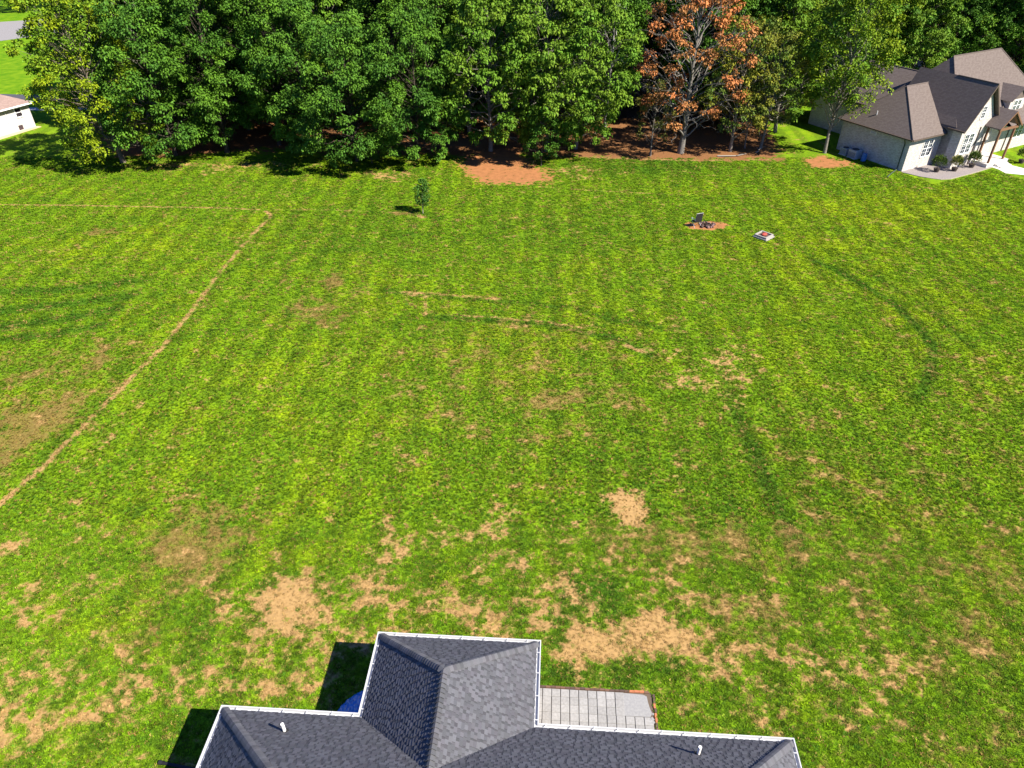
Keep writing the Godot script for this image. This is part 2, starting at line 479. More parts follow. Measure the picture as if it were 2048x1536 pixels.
	tag(part("road", mb.mesh(), asphalt, self), "pale grey street curving past the lawns", "road", "", "structure")
	mb = MB.new()
	mb.face([Vector3(-90, 0.012, -115.2), Vector3(-58, 0.012, -112.0), Vector3(-58, 0.012, -109.2), Vector3(-90, 0.012, -112.6)], Vector3.UP)
	tag(part("driveway", mb.mesh(), mat(0.06, 0.062, 0.075, 0.85), self), "dark asphalt driveway behind the white house", "driveway", "", "structure")
	mb = MB.new()
	mb.face([Vector3(-72, 0.012, -106.4), Vector3(-58, 0.012, -106.4), Vector3(-58, 0.012, -104.9), Vector3(-72, 0.012, -105.0)], Vector3.UP)
	var gravel_mat := mat(0.55, 0.55, 0.56, 0.95)
	gravel_mat.albedo_texture = noise_tex(0.2, 43, Color(0.5, 0.5, 0.5), Color(1, 1, 1), 256, 2)
	gravel_mat.uv1_triplanar = true
	gravel_mat.uv1_world_triplanar = true
	gravel_mat.uv1_scale = Vector3(0.25, 0.25, 0.25)
	tag(part("gravel_path", mb.mesh(), gravel_mat, self), "strip of white stones behind the white house", "path", "", "structure")

func lawn_color(x: float, z: float) -> Color:
	var px := clampi(int((x - LX0) / (LX1 - LX0) * LW), 0, LW - 1)
	var py := clampi(int((z - LZ0) / (LZ1 - LZ0) * LH), 0, LH - 1)
	var k := (py * LW + px) * 3
	return Color(lawn_rgb[k] / 255.0, lawn_rgb[k + 1] / 255.0, lawn_rgb[k + 2] / 255.0)

func lawn_is_bare(x: float, z: float) -> float:
	var px := clampi(int((x - LX0) / (LX1 - LX0) * hw), 0, hw - 1)
	var py := clampi(int((z - LZ0) / (LZ1 - LZ0) * hh), 0, hh - 1)
	return lawn_bare[py * hw + px] / 255.0

# ------------------------------------------------------------------ grass blades
func tuft_mesh(sd: int, blades: int, spread: float, tall: float, wide: float) -> ArrayMesh:
	var g := rng(sd)
	var mb := MB.new()
	for k in blades:
		var a := g.randf() * TAU
		var d := sqrt(g.randf()) * spread
		var p := Vector3(cos(a) * d, -0.01, sin(a) * d)
		var dir := g.randf() * TAU
		var lean := g.randf_range(0.5, 1.5)
		var h := tall * g.randf_range(0.55, 1.15)
		var o := Vector3(cos(dir), 0, sin(dir))
		var w := Vector3(-o.z, 0, o.x) * wide * g.randf_range(0.7, 1.2)
		var mid := p + Vector3.UP * h * 0.6 + o * h * lean * 0.3
		var tip := p + Vector3.UP * h * (1.0 - lean * 0.3) + o * h * lean
		var t := g.randf()
		var col := Color(0.85 + t * 0.45, 0.9 + t * 0.25, 0.9) * g.randf_range(0.8, 1.2)
		var nn := (o * -0.6 + Vector3.UP * 0.9).normalized()
		var s := mb.v.size()
		for q in [p - w, p + w, mid - w * 0.8, mid + w * 0.8, tip]:
			mb.v.append(q)
			mb.n.append(nn)
			mb.c.append(col)
			mb.u.append(Vector2.ZERO)
		if (mid - p).cross(w).dot(nn) > 0:
			mb.i.append_array(PackedInt32Array([s, s + 1, s + 2, s + 1, s + 3, s + 2, s + 2, s + 3, s + 4]))
		else:
			mb.i.append_array(PackedInt32Array([s, s + 2, s + 1, s + 1, s + 2, s + 3, s + 2, s + 4, s + 3]))
	return mb.mesh()

func build_grass() -> void:
	var gmat := vmat(0.85, 0.08)
	gmat.backlight_enabled = true
	gmat.backlight = Color(0.5, 0.6, 0.25)
	var bands := [
		# z far, z near, half width at far edge, half width at near edge, tufts per square metre, spread, height, blade width, blades
		[-26.0, -11.5, 28.5, 21.0, 140.0, 0.065, 0.085, 0.011, 9],
		[-44.0, -26.0, 40.0, 28.5, 85.0, 0.08, 0.09, 0.015, 9],
		[-84.5, -44.0, 62.0, 40.0, 36.0, 0.125, 0.10, 0.023, 10],
	]
	var g := rng(77)
	var house := Transform3D(Basis(Vector3.UP, HROT), HOUSE_AT).affine_inverse()
	var brick := Transform3D(Basis(Vector3.UP, deg_to_rad(29)), Vector3(44.37, 0, -79.72)).affine_inverse()
	var total := 0
	for bi in bands.size():
		var b: Array = bands[bi]
		var spots := []
		var cols := PackedColorArray()
		var count := int((b[1] - b[0]) * (b[2] + b[3]) * b[4])
		for k in count:
			var z := g.randf_range(b[0], b[1])
			var w := lerpf(b[2], b[3], (z - b[0]) / (b[1] - b[0]))
			var x := g.randf_range(-w, w)
			var bare := lawn_is_bare(x, z)
			if g.randf() < bare * 1.1: continue
			if bi == 0:
				var l := house * Vector3(x, 0, z)
				if (absf(l.x) < 2.85 and l.z > 0.4) or (l.x > -7.9 and l.x < 11.9 and l.z > 3.8) or (l.x > 2.8 and l.x < 8.05 and l.z > 0.12): continue
			if x > 42.0:
				var q := brick * Vector3(x, 0, z)
				if (q.x > -0.3 and q.z < 4.5) or (q.x > 9.5 and q.z < 10.2): continue
			if x < -61.5 and z < -88.0: continue
			var c := lawn_color(x, z).srgb_to_linear()
			var straw := clampf((c.r / maxf(c.g, 0.001) - 0.85) * 2.0, 0, 1)
			var dead := 0.07 + 0.3 * straw
			if g.randf() < dead: c = Color(0.27, 0.19, 0.065).lerp(Color(0.17, 0.095, 0.033), g.randf())
			elif straw < 0.3 and g.randf() < 0.3: c = c.lerp(Color(0.045, 0.125, 0.012), g.randf_range(0.3, 0.9))
			var jit := g.randf()
			c *= lerpf([0.5, 0.55, 0.68][bi], [1.75, 1.65, 1.5][bi], jit * (0.5 + 0.5 * jit))
			c.a = 1.0
			var sc := g.randf_range(0.6, 1.45) * (1.0 - 0.4 * straw)
			var t := Transform3D(Basis(Vector3.UP, g.randf() * TAU).scaled(Vector3(sc, sc * g.randf_range(0.7, 1.25), sc)), Vector3(x, 0.004, z))
			spots.append(t)
			cols.append(c)
		var mm := MultiMesh.new()
		mm.transform_format = MultiMesh.TRANSFORM_3D
		mm.use_colors = true
		mm.mesh = tuft_mesh(500 + bi, b[8], b[5], b[6], b[7])
		mm.instance_count = spots.size()
		for k in spots.size():
			mm.set_instance_transform(k, spots[k])
			mm.set_instance_color(k, cols[k])
		total += spots.size()
		var o := MultiMeshInstance3D.new()
		o.name = numbered("grass")
		o.multimesh = mm
		o.material_override = gmat
		add_child(o)
		tag(o, ["short grass blades growing by the grey shingled roof", "mown grass blades in the middle of the field", "mown grass blades growing before the wood"][bi], "grass", "", "stuff")
	print("tufts ", total)

# ------------------------------------------------------------------ the house under the camera
const HROT := -0.0593                      # 3.4 degrees
const HOUSE_AT := Vector3(-2.13, 0, -17.13)
const EAVE := 3.0
const PITCH := 0.93

func slope_point(x: float, z: float, ex: float, ez: float, nx: float, nz: float) -> Vector3:
	# height of a plan point on a slope that rises away from the eave line through (ex, ez), nx, nz pointing uphill
	return Vector3(x, EAVE + PITCH * ((x - ex) * nx + (z - ez) * nz), z)

func clip(poly: PackedVector2Array, rect: PackedVector2Array) -> PackedVector2Array:
	var r := Geometry2D.intersect_polygons(poly, rect)
	return r[0] if r.size() else PackedVector2Array()

func slab(mb: MB, pts: PackedVector2Array, o: Vector3, S: Vector3, T: Vector3, N: Vector3, t0: float, expo: float, lift: float, col: Color) -> void:
	var top := []
	var low := []
	for p in pts:
		var f := clampf((p.y - t0) / expo, 0, 1)
		top.append(o + S * p.x + T * p.y + N * lerpf(lift, 0.004, f))
		low.append(o + S * p.x + T * p.y)
	mb.face(top, N, col)
	for k in pts.size():
		var j := (k + 1) % pts.size()
		var mid := (pts[k] + pts[j]) * 0.5
		if mid.y > t0 + expo * 0.8: continue
		var d := pts[j] - pts[k]
		mb.face([top[k], top[j], low[j], low[k]], -T if absf(d.x) > absf(d.y) else S * signf(mid.x - pts[0].x - 0.001), col)

func shingle_color(g: RandomNumberGenerator, tooth: bool) -> Color:
	var v := g.randf_range(0.10, 0.15) if tooth else g.randf_range(0.075, 0.11)
	return Color(v * 0.98, v, v * 1.13)

func cap_strip(parent: Node, m: Material, a: Vector3, b: Vector3, na: Vector3, nb: Vector3, g: RandomNumberGenerator) -> void:
	# overlapping cap shingles folded over a hip or ridge, laid from a up to b
	var d := (b - a).normalized()
	var len := a.distance_to(b)
	var sa := d.cross(na).normalized()
	var sb := d.cross(nb).normalized()
	# side directions pointing down their own slopes
	if sa.dot(na + nb) > 0: sa = -sa
	if sb.dot(na + nb) > 0: sb = -sb
	var up := (na + nb).normalized()
	var step := 0.17
	var k := 0
	while k * step < len - 0.05:
		var mb := MB.new()
		var v := 0.095 + 0.06 * g.randf()
		var col := Color(v * 0.98, v, v * 1.10)
		var p := a + d * (k * step)
		var q := a + d * minf(len, k * step + 0.21)
		var w := 0.155 + g.randf_range(-0.008, 0.008)
		var hi := 0.075 + g.randf_range(0.0, 0.004)
		var lo := 0.020
		var rows := []
		for e in [[p, hi], [q, lo]]:
			var base: Vector3 = e[0]
			var l: float = e[1]
			rows.append([base + sa * w + na * l, base + sa * 0.05 + na * (l + 0.012) , base + up * (l + 0.018), base + sb * 0.05 + nb * (l + 0.012), base + sb * w + nb * l])
		for j in 4:
			mb.face([rows[0][j], rows[0][j + 1], rows[1][j + 1], rows[1][j]], na if j < 2 else nb, col)
			mb.face([rows[0][j], rows[0][j + 1], rows[0][j + 1] - up * 0.02, rows[0][j] - up * 0.02], -d, col)
		part("ridge_cap", mb.mesh(), m, parent)
		k += 1

func build_near_house() -> void:
	var h := thing("house", "low house with grey shingled hip roof and white gutters beside the paver patio", "house", HOUSE_AT, HROT)
	var g := rng(5)
	var sm := vmat(0.9, 0.25)
	# fine mineral grit on the shingles
	var grit := noise_tex(0.12, 61, Color(0.66, 0.66, 0.68), Color(1, 1, 1), 256, 3)
	sm.albedo_texture = grit
	sm.uv1_triplanar = true
	sm.uv1_scale = Vector3(1.7, 1.7, 1.7)
	var whitev := vmat(0.4, 0.3)
	var white := mat(0.42, 0.43, 0.45, 0.35, "white_aluminium")
	# walls
	var brick := mat(0.42, 0.30, 0.25, 0.9)
	var mb := MB.new()
	mb.box(Vector3(-2.68, -0.1, 0.58), Vector3(2.68, 2.9, 5.0))
	part("wall", mb.mesh(), brick, h)
	mb = MB.new()
	mb.box(Vector3(-7.79, -0.1, 4.0), Vector3(11.75, 2.898, 13.95))
	part("wall", mb.mesh(), brick, h)
	# roof deck
	var W := 3.13
	var zw := 0.13
	var zm := 3.55
	var x0 := -8.24
	var x1 := 12.2
	var zb := 14.4
	var zr := (zm + zb) / 2.0
	var half := zr - zm
	var hr := EAVE + PITCH * half
	var hwg := EAVE + PITCH * W
	var slopes := [
		# plan polygon, point on the eave, uphill direction
		[[Vector2(-W, zw), Vector2(W, zw), Vector2(0, zw + W)], Vector2(0, zw), Vector2(0, 1)],
		[[Vector2(-W, zw), Vector2(0, zw + W), Vector2(0, zm + W), Vector2(-W, zm)], Vector2(-W, 0), Vector2(1, 0)],
		[[Vector2(W, zw), Vector2(0, zw + W), Vector2(0, zm + W), Vector2(W, zm)], Vector2(W, 0), Vector2(-1, 0)],
		[[Vector2(x0, zm), Vector2(-W, zm), Vector2(0, zm + W), Vector2(0, zr), Vector2(x0 + half, zr)], Vector2(0, zm), Vector2(0, 1)],
		[[Vector2(W, zm), Vector2(x1, zm), Vector2(x1 - half, zr), Vector2(0, zr), Vector2(0, zm + W)], Vector2(0, zm), Vector2(0, 1)],
		[[Vector2(x0, zm), Vector2(x0 + half, zr), Vector2(x0, zb)], Vector2(x0, 0), Vector2(1, 0)],
		[[Vector2(x1, zm), Vector2(x1 - half, zr), Vector2(x1, zb)], Vector2(x1, 0), Vector2(-1, 0)],
		[[Vector2(x0, zb), Vector2(x0 + half, zr), Vector2(x1 - half, zr), Vector2(x1, zb)], Vector2(0, zb), Vector2(0, -1)],
	]
	mb = MB.new()
	var deck := Color(0.05, 0.05, 0.056)
	for s in slopes:
		var pts := []
		for p in s[0]: pts.append(slope_point(p.x, p.y, s[1].x, s[1].y, s[2].x, s[2].y))
		mb.face(pts, Vector3.UP, deck)
	var roof := part("roof", mb.mesh(), sm, h)
	# white soffit boards under the eaves
	mb = MB.new()
	mb.face([Vector3(-W, EAVE - 0.09, zw), Vector3(W, EAVE - 0.09, zw), Vector3(W, EAVE - 0.09, zm), Vector3(-W, EAVE - 0.09, zm)], Vector3.DOWN)
	mb.face([Vector3(x0, EAVE - 0.09, zm), Vector3(x1, EAVE - 0.09, zm), Vector3(x1, EAVE - 0.09, zb), Vector3(x0, EAVE - 0.09, zb)], Vector3.DOWN)
	part("soffit", mb.mesh(), white, h)
	# shingles in courses
	var field := MB.new()
	var single := 0
	var expo := 0.143
	var cosp := 1.0 / sqrt(1.0 + PITCH * PITCH)
	for si in 7:
		var s: Array = slopes[si]
		var up2: Vector2 = s[2]
		var T := Vector3(up2.x * cosp, PITCH * cosp, up2.y * cosp)
		var S := Vector3(-up2.y, 0, up2.x)
		var N := S.cross(T).normalized()
		if N.y < 0: N = -N
		var o := Vector3(s[1].x, EAVE, s[1].y)
		var poly := PackedVector2Array()
		var lo := Vector2(1e9, 1e9)
		var hi := -lo
		for p in s[0]:
			var q := slope_point(p.x, p.y, s[1].x, s[1].y, up2.x, up2.y) - o
			var st := Vector2(q.dot(S), q.dot(T))
			poly.append(st)
			lo = lo.min(st)
			hi = hi.max(st)
		var rows := int(ceil(hi.y / expo))
		for r in rows:
			var t0 := r * expo - 0.02
			if si >= 3 and t0 * cosp > 4.4: break
			var sx := lo.x - g.randf() * 0.3
			var tooth := false
			while sx < hi.x:
				tooth = not tooth
				var wd := g.randf_range(0.12, 0.27) if tooth else g.randf_range(0.05, 0.13)
				var rect := PackedVector2Array([Vector2(sx + 0.003, t0), Vector2(sx + wd - 0.003, t0), Vector2(sx + wd - 0.003, t0 + expo + 0.02), Vector2(sx + 0.003, t0 + expo + 0.02)])
				sx += wd
				if (o + S * (sx - wd) + T * t0).z > 9.0: continue
				var cl := clip(poly, rect)
				if cl.size() < 3: continue
				var lift := 0.026 if tooth else 0.014
				var col := shingle_color(g, tooth)
				if si == 2 and single < 300 and r > 3 and wd > 0.17 and (o + S * sx + T * t0).z > 1.4:
					var one := MB.new()
					slab(one, cl, o, S, T, N, t0, expo, lift, col)
					part("shingle", one.mesh(), sm, roof)
					single += 1
				else:
					slab(field, cl, o, S, T, N, t0, expo, lift, col)
	tag(part("shingle_courses", field.mesh(), sm, roof), "", "", "", "stuff")
	# caps on the hips and the ridge of the wing
	var apex := Vector3(0, hwg, zw + W)
	var nf := Vector3(0, 1, -PITCH).normalized()
	var nl := Vector3(-PITCH, 1, 0).normalized()
	var nr := Vector3(PITCH, 1, 0).normalized()
	cap_strip(roof, sm, Vector3(-W, EAVE, zw), apex, nf, nl, g)
	cap_strip(roof, sm, Vector3(W, EAVE, zw), apex, nf, nr, g)
	cap_strip(roof, sm, Vector3(0, hwg, zm + W), apex, nl, nr, g)
	cap_strip(roof, sm, Vector3(x0, EAVE, zm), Vector3(x0 + half, hr, zr), nf, nl, g)
	cap_strip(roof, sm, Vector3(x1, EAVE, zm), Vector3(x1 - half, hr, zr), nf, nr, g)
	# gutters
	var path := [Vector2(x0, 9.5), Vector2(x0, zm), Vector2(-W, zm), Vector2(-W, zw), Vector2(W, zw), Vector2(W, zm), Vector2(x1, zm), Vector2(x1, 9.5)]
	var prof := [Vector2(-0.03, 0.02), Vector2(0.02, 0.012), Vector2(0.022, -0.1), Vector2(0.115, -0.1), Vector2(0.128, -0.004), Vector2(0.13, 0.010), Vector2(0.168, 0.010), Vector2(0.168, -0.02), Vector2(0.14, -0.125), Vector2(0.0, -0.125)]
	var outs := []
	for k in path.size():
		var dirs := []
		if k > 0: dirs.append((path[k] - path[k - 1]).normalized())
		if k < path.size() - 1: dirs.append((path[k + 1] - path[k]).normalized())
		var n0 := Vector2(dirs[0].y, -dirs[0].x)
		var n1 := Vector2(dirs[-1].y, -dirs[-1].x)
		var mtr := (n0 + n1)
		mtr = mtr / (1.0 + n0.dot(n1)) if dirs.size() == 2 else n0
		outs.append(mtr)
	for k in path.size() - 1:
		mb = MB.new()
		var a: Vector2 = path[k]
		var b: Vector2 = path[k + 1]
		var centre := Vector3.ZERO
		for j in prof.size():
			var p: Vector2 = prof[j]
			var q: Vector2 = prof[(j + 1) % prof.size()]
			var a1: Vector2 = a + outs[k] * p.x
			var b1: Vector2 = b + outs[k + 1] * p.x
			var a2: Vector2 = a + outs[k] * q.x
			var b2: Vector2 = b + outs[k + 1] * q.x
			var e := q - p
			var nn := Vector2(-e.y, e.x)
			var dd := (b - a).normalized()
			var on := Vector2(dd.y, -dd.x)
			var hint := Vector3(on.x * nn.x, nn.y, on.y * nn.x)
			mb.face([Vector3(a1.x, EAVE + p.y, a1.y), Vector3(b1.x, EAVE + p.y, b1.y), Vector3(b2.x, EAVE + q.y, b2.y), Vector3(a2.x, EAVE + q.y, a2.y)], hint, Color(0.42, 0.43, 0.45))
		var gut := part("gutter", mb.mesh(), whitev, h)
		# hidden hangers that cross the trough
		var d := (b - a).normalized()
		var n := Vector2(d.y, -d.x)
		var L := a.distance_to(b)
		var at := g.randf_range(0.3, 0.6)
		while at < L - 0.1:
			var c := a + d * at
			mb = MB.new()
			var bs := Basis(Vector3(d.x, 0, d.y), Vector3.UP, Vector3(n.x, 0, n.y))
			mb.box(Vector3(-0.016, 0.0, -0.06), Vector3(0.016, 0.016, 0.166), Color.WHITE, Transform3D(bs, Vector3(c.x, EAVE + 0.006, c.y)))
			part("hanger", mb.mesh(), white, gut)
			at += g.randf_range(0.78, 0.98)
	# plumbing vents
	for v in [[-5.32, 4.85], [8.62, 4.74]]:
		var y0: float = EAVE + PITCH * (v[1] - zm)
		mb = MB.new()
		mb.tube([Vector3(0, -0.1, 0), Vector3(0, 0.2, 0), Vector3(0.0, 0.5, 0)], [0.055, 0.055, 0.055], 12, Color.WHITE, true)
		var vp := part("vent_pipe", mb.mesh(), mat(0.82, 0.82, 0.82, 0.4), h, Vector3(v[0], y0, v[1]))
		mb = MB.new()
		mb.tube([Vector3(0, -0.06, 0), Vector3(0, 0.05, 0), Vector3(0, 0.10, 0)], [0.15, 0.09, 0.062], 12, Color.WHITE)
		part("boot", mb.mesh(), mat(0.04, 0.04, 0.045, 0.6), vp)

func build_patio() -> void:
	var p := thing("patio", "patio of pale square concrete pavers in the corner of the grey roofed house", "patio", HOUSE_AT, HROT)
	var g := rng(9)
	var soil := mat(0.10, 0.075, 0.055, 1.0)
	var mb := MB.new()
	mb.box(Vector3(2.69, -0.05, 0.16), Vector3(8.0, 0.012, 3.99))
	part("bed", mb.mesh(), soil, p)
	var mats := []
	for k in 4:
		var v := 0.265 + 0.016 * k
		var m := mat(v, v * 0.985, v * 0.965, 0.9)
		m.albedo_texture = noise_tex(0.05, 71 + k, Color(0.86, 0.86, 0.86), Color(1, 1, 1), 128)
		m.uv1_triplanar = true
		m.uv1_world_triplanar = true
		mats.append(m)
	var meshes := []
	for k in 3:
		mb = MB.new()
		# a paver with worn, bevelled top edges
		var a := 0.1755
		var b := 0.167
		var e := 0.008 + 0.003 * k
		mb.face([Vector3(-a + e, 0.05, -b + e), Vector3(a - e, 0.05, -b + e), Vector3(a - e, 0.05, b - e), Vector3(-a + e, 0.05, b - e)], Vector3.UP)
		var top := [Vector3(-a + e, 0.05, -b + e), Vector3(a - e, 0.05, -b + e), Vector3(a - e, 0.05, b - e), Vector3(-a + e, 0.05, b - e)]
		var low := [Vector3(-a, 0.042, -b), Vector3(a, 0.042, -b), Vector3(a, 0.042, b), Vector3(-a, 0.042, b)]
		for j in 4:
			var o: Vector3 = (low[j] + low[(j + 1) % 4]) * 0.5
			mb.face([top[j], top[(j + 1) % 4], low[(j + 1) % 4], low[j]], Vector3(o.x, 0.1, o.z))
			mb.face([low[j], low[(j + 1) % 4], low[(j + 1) % 4] - Vector3.UP * 0.04, low[j] - Vector3.UP * 0.04], Vector3(o.x, 0, o.z))
		meshes.append(mb.mesh())
	for r in 11:
		var z := 0.41 + r * 0.341
		if z > 3.85: continue
		for c in 14:
			var x := 2.875 + c * 0.377
			if x > 7.85 or (r < 3 and x > 6.7): continue
			var o := part("paver", meshes[g.randi() % 3], mats[g.randi() % 4], p, Vector3(x + g.randf_range(-0.004, 0.004), g.randf_range(-0.004, 0.004), z + g.randf_range(-0.003, 0.003)))
			o.rotation = Vector3(g.randf_range(-0.006, 0.006), g.randf_range(-0.012, 0.012), g.randf_range(-0.006, 0.006))
	# rough mortar patch that fills the far corner, with a broken rim
	mb = MB.new()
	var rim := []
	for q in [Vector2(6.66, 0.26), Vector2(7.1, 0.27), Vector2(7.6, 0.29), Vector2(7.78, 0.36), Vector2(7.80, 0.6), Vector2(7.88, 0.85), Vector2(7.92, 1.1), Vector2(7.86, 1.24), Vector2(7.3, 1.25), Vector2(6.66, 1.25)]:
		rim.append(Vector3(q.x + g.randf_range(-0.03, 0.03), 0.046, q.y))
	mb.face(rim, Vector3.UP)
	for k in rim.size():
		var a: Vector3 = rim[k]
		var b: Vector3 = rim[(k + 1) % rim.size()]
		mb.face([a, b, b - Vector3.UP * 0.045, a - Vector3.UP * 0.045], (a + b) * 0.5 - Vector3(7.2, 0, 0.7))
	var mort := mat(0.26, 0.26, 0.255, 0.95)
	mort.heightmap_enabled = false
	mort.albedo_texture = noise_tex(0.03, 81, Color(0.88, 0.88, 0.9), Color(1, 1, 1), 256, 5)
	mort.uv1_triplanar = true
	part("mortar_patch", mb.mesh(), mort, p)
	# chips of mortar along the broken side
	for q in [[7.93, 1.32, 0.07], [7.95, 1.47, 0.06], [7.85, 1.36, 0.05], [7.97, 1.12, 0.045]]:
		mb = MB.new()
		mb.box(Vector3(-q[2], 0.0, -q[2] * 0.7), Vector3(q[2], 0.05, q[2] * 0.7), Color.WHITE, Transform3D(Basis(Vector3.UP, g.randf() * 3.0), Vector3.ZERO))
		part("mortar_chip", mb.mesh(), mort, p, Vector3(q[0], 0.008, q[1]))
	# brick edging on two sides
	mb = MB.new()
	mb.box(Vector3(-0.098, 0, -0.045), Vector3(0.098, 0.062, 0.045))
	var bm := mb.mesh()
	var bmats := [mat(0.09, 0.055, 0.042, 0.95), mat(0.13, 0.075, 0.052, 0.95), mat(0.36, 0.13, 0.065, 0.95), mat(0.075, 0.05, 0.04, 0.95)]
	for k in 25:
		var x := 2.85 + k * 0.206
		var o := part("brick", bm, bmats[2 if k > 20 and k < 24 else [0, 1, 3][g.randi() % 3]], p, Vector3(x, 0.006, 0.17 + g.randf_range(-0.012, 0.012)))
		o.rotation.y = g.randf_range(-0.05, 0.05)
	for k in 17:
		var z := 0.35 + k * 0.206
		var o := part("brick", bm, bmats[g.randi() % 4], p, Vector3(8.08 + g.randf_range(-0.015, 0.015), 0.004, z))
		o.rotation.y = PI / 2 + g.randf_range(-0.06, 0.06)

# ------------------------------------------------------------------ trees
var leaf_mat: StandardMaterial3D
var bark_mat: StandardMaterial3D

func add_leaf(mb: MB, p: Vector3, axis: Vector3, nrm: Vector3, L: float, Wd: float, col: Color) -> void:
	var side := axis.cross(nrm)
	if side.length_squared() < 1e-6: side = Vector3.RIGHT
	side = side.normalized() * Wd
	var n := axis.cross(side).normalized()
	if n.dot(nrm) < 0:
		n = -n
		side = -side
	var mid := p + axis * (L * 0.45)
	var s := mb.v.size()
	mb.v.append(p)
	mb.v.append(mid + side + n * (Wd * 0.35))
	mb.v.append(p + axis * L - n * (L * 0.12))
	mb.v.append(mid - side + n * (Wd * 0.35))
	for k in 4:
		mb.n.append(n)
		mb.c.append(col)
		mb.u.append(Vector2.ZERO)
	mb.i.append_array(PackedInt32Array([s, s + 1, s + 2, s, s + 2, s + 3]))

func rdir(g: RandomNumberGenerator) -> Vector3:
	var z := g.randf_range(-1, 1)
	var a := g.randf() * TAU
	var r := sqrt(1 - z * z)
	return Vector3(r * cos(a), z, r * sin(a))

func add_clump(mb: MB, g: RandomNumberGenerator, c: Vector3, R: float, outw: Vector3, sprays: int, per: int, size: float, ca: Color, cb: Color, droop: float) -> void:
	var tone := g.randf()
	for s in sprays:
		var d := (rdir(g) + outw * 0.55 + Vector3.UP * 0.35).normalized()
		var sc := c + Vector3(d.x, d.y * 0.72, d.z) * R * g.randf_range(0.55, 1.0)
		var sr := R * g.randf_range(0.26, 0.42)
		var st := clampf(tone + g.randf_range(-0.35, 0.35), 0, 1)
		for k in per:
			var e := rdir(g)
			if e.y < -0.2 and g.randf() < 0.5: e.y = -e.y
			var p := sc + Vector3(e.x, e.y * 0.7, e.z) * sr * sqrt(g.randf_range(0.25, 1.0))
			var axis := (e * 0.7 + rdir(g) * 0.6 + d * 0.3 + Vector3.DOWN * droop).normalized()
			var nrm := (e * 0.6 + Vector3.UP * 0.7 + rdir(g) * 0.55).normalized()
			var col := ca.lerp(cb, clampf(st + g.randf_range(-0.3, 0.3), 0, 1)) * g.randf_range(0.75, 1.25)
			var L := size * g.randf_range(0.7, 1.3)
			add_leaf(mb, p, axis, nrm, L, L * 0.32, col)

func limb_points(a: Vector3, b: Vector3, sag: float, g: RandomNumberGenerator, bend := 0.12) -> Array:
	var out := []
	var L := a.distance_to(b)
	for k in 5:
		var t := k / 4.0
		var p := a.lerp(b, t) + Vector3.UP * sin(t * PI) * sag * L
		if k > 0 and k < 4: p += rdir(g) * L * bend * 0.5
		out.append(p)
	return out

# builds one tree at the origin; see the calls for what each value does
func make_tree(p: Dictionary) -> Dictionary:
	var g := rng(p.seed)
	var wood := MB.new()
	var leaf := MB.new()
	var H: float = p.h
	var R: float = p.r
	var bark: Color = p.get("bark", Color(0.16, 0.13, 0.10))
	var lean: Vector3 = p.get("lean", Vector3.ZERO)
	var base: float = p.get("base", 0.16)
	var tr: float = p.get("trunk", 0.24)
	var spine := []
	var rads := []
	var N := 8
	var wob := Vector3.ZERO
	for k in N:
		var t := k / float(N - 1)
		if k > 0: wob += Vector3(g.randf_range(-1, 1), 0, g.randf_range(-1, 1)) * H * 0.012
		spine.append(Vector3(0, -0.15 + t * H * 0.92, 0) + wob + lean * t * t)
		rads.append(tr * (1.25 if k == 0 else 1.0) * (1.0 - 0.88 * t))
	wood.tube(spine, rads, 8, bark)
	var clumps: int = p.get("clumps", 46)
	var bare: float = p.get("bare", 0.0)
	var top_r: float = p.get("top", 0.45)
	for k in clumps:
		var t := (k + 0.5) / clumps
		var y := H * (base + (1.0 - base) * pow(t, 0.9)) * g.randf_range(0.96, 1.02)
		var env := R * pow(sin(PI * clampf(0.17 + 0.80 * t, 0, 1)), 0.65)
		if t > 0.8: env = minf(env, R * lerpf(0.75, top_r, (t - 0.8) * 5.0))
		var ang := k * 2.399 + g.randf_range(-0.5, 0.5)
		var rad := env * sqrt(g.randf_range(0.28, 1.0))
		var ti := clampf(y / (H * 0.92), 0, 1) * (N - 1)
		var ax: Vector3 = spine[mini(int(ti), N - 1)].lerp(spine[mini(int(ti) + 1, N - 1)], ti - int(ti))
		var reach: Vector3 = p.get("reach", Vector3.ZERO)
		var c := Vector3(ax.x + cos(ang) * rad, y, ax.z + sin(ang) * rad) + reach * sin(PI * clampf(t * 0.9 + 0.08, 0, 1))
		var from_t := maxf(0.1, t * 0.78 + base * 0.5) * (N - 1)
		var fr: Vector3 = spine[mini(int(from_t), N - 1)].lerp(spine[mini(int(from_t) + 1, N - 1)], from_t - int(from_t))
		var lr := tr * (0.42 - 0.26 * t)
		wood.tube(limb_points(fr, c, 0.05, g), [lr, lr * 0.75, lr * 0.55, lr * 0.38, 0.018], 5, bark)
		var twigs: int = p.get("twigs", 2)
		for q in twigs:
			var e: Vector3 = c + (rdir(g) + Vector3(cos(ang), 0.2, sin(ang)) * 0.6).normalized() * g.randf_range(0.8, 1.6) * p.get("twig_len", 1.0)
			var m0 := fr.lerp(c, g.randf_range(0.6, 1.0))
			wood.tube(limb_points(m0, e, 0.03, g, 0.25), [lr * 0.35, lr * 0.28, lr * 0.2, lr * 0.14, 0.008], 4, bark)
		if g.randf() < bare: continue
		var outw := Vector3(cos(ang), 0.15, sin(ang))
		add_clump(leaf, g, c, p.get("clump_r", 1.35) * g.randf_range(0.75, 1.2), outw, p.get("sprays", 9), p.get("per", 32), p.get("leaf", 0.24), p.ca, p.cb, p.get("droop", 0.45))
	return {"wood": wood.mesh(), "leaf": leaf.mesh()}

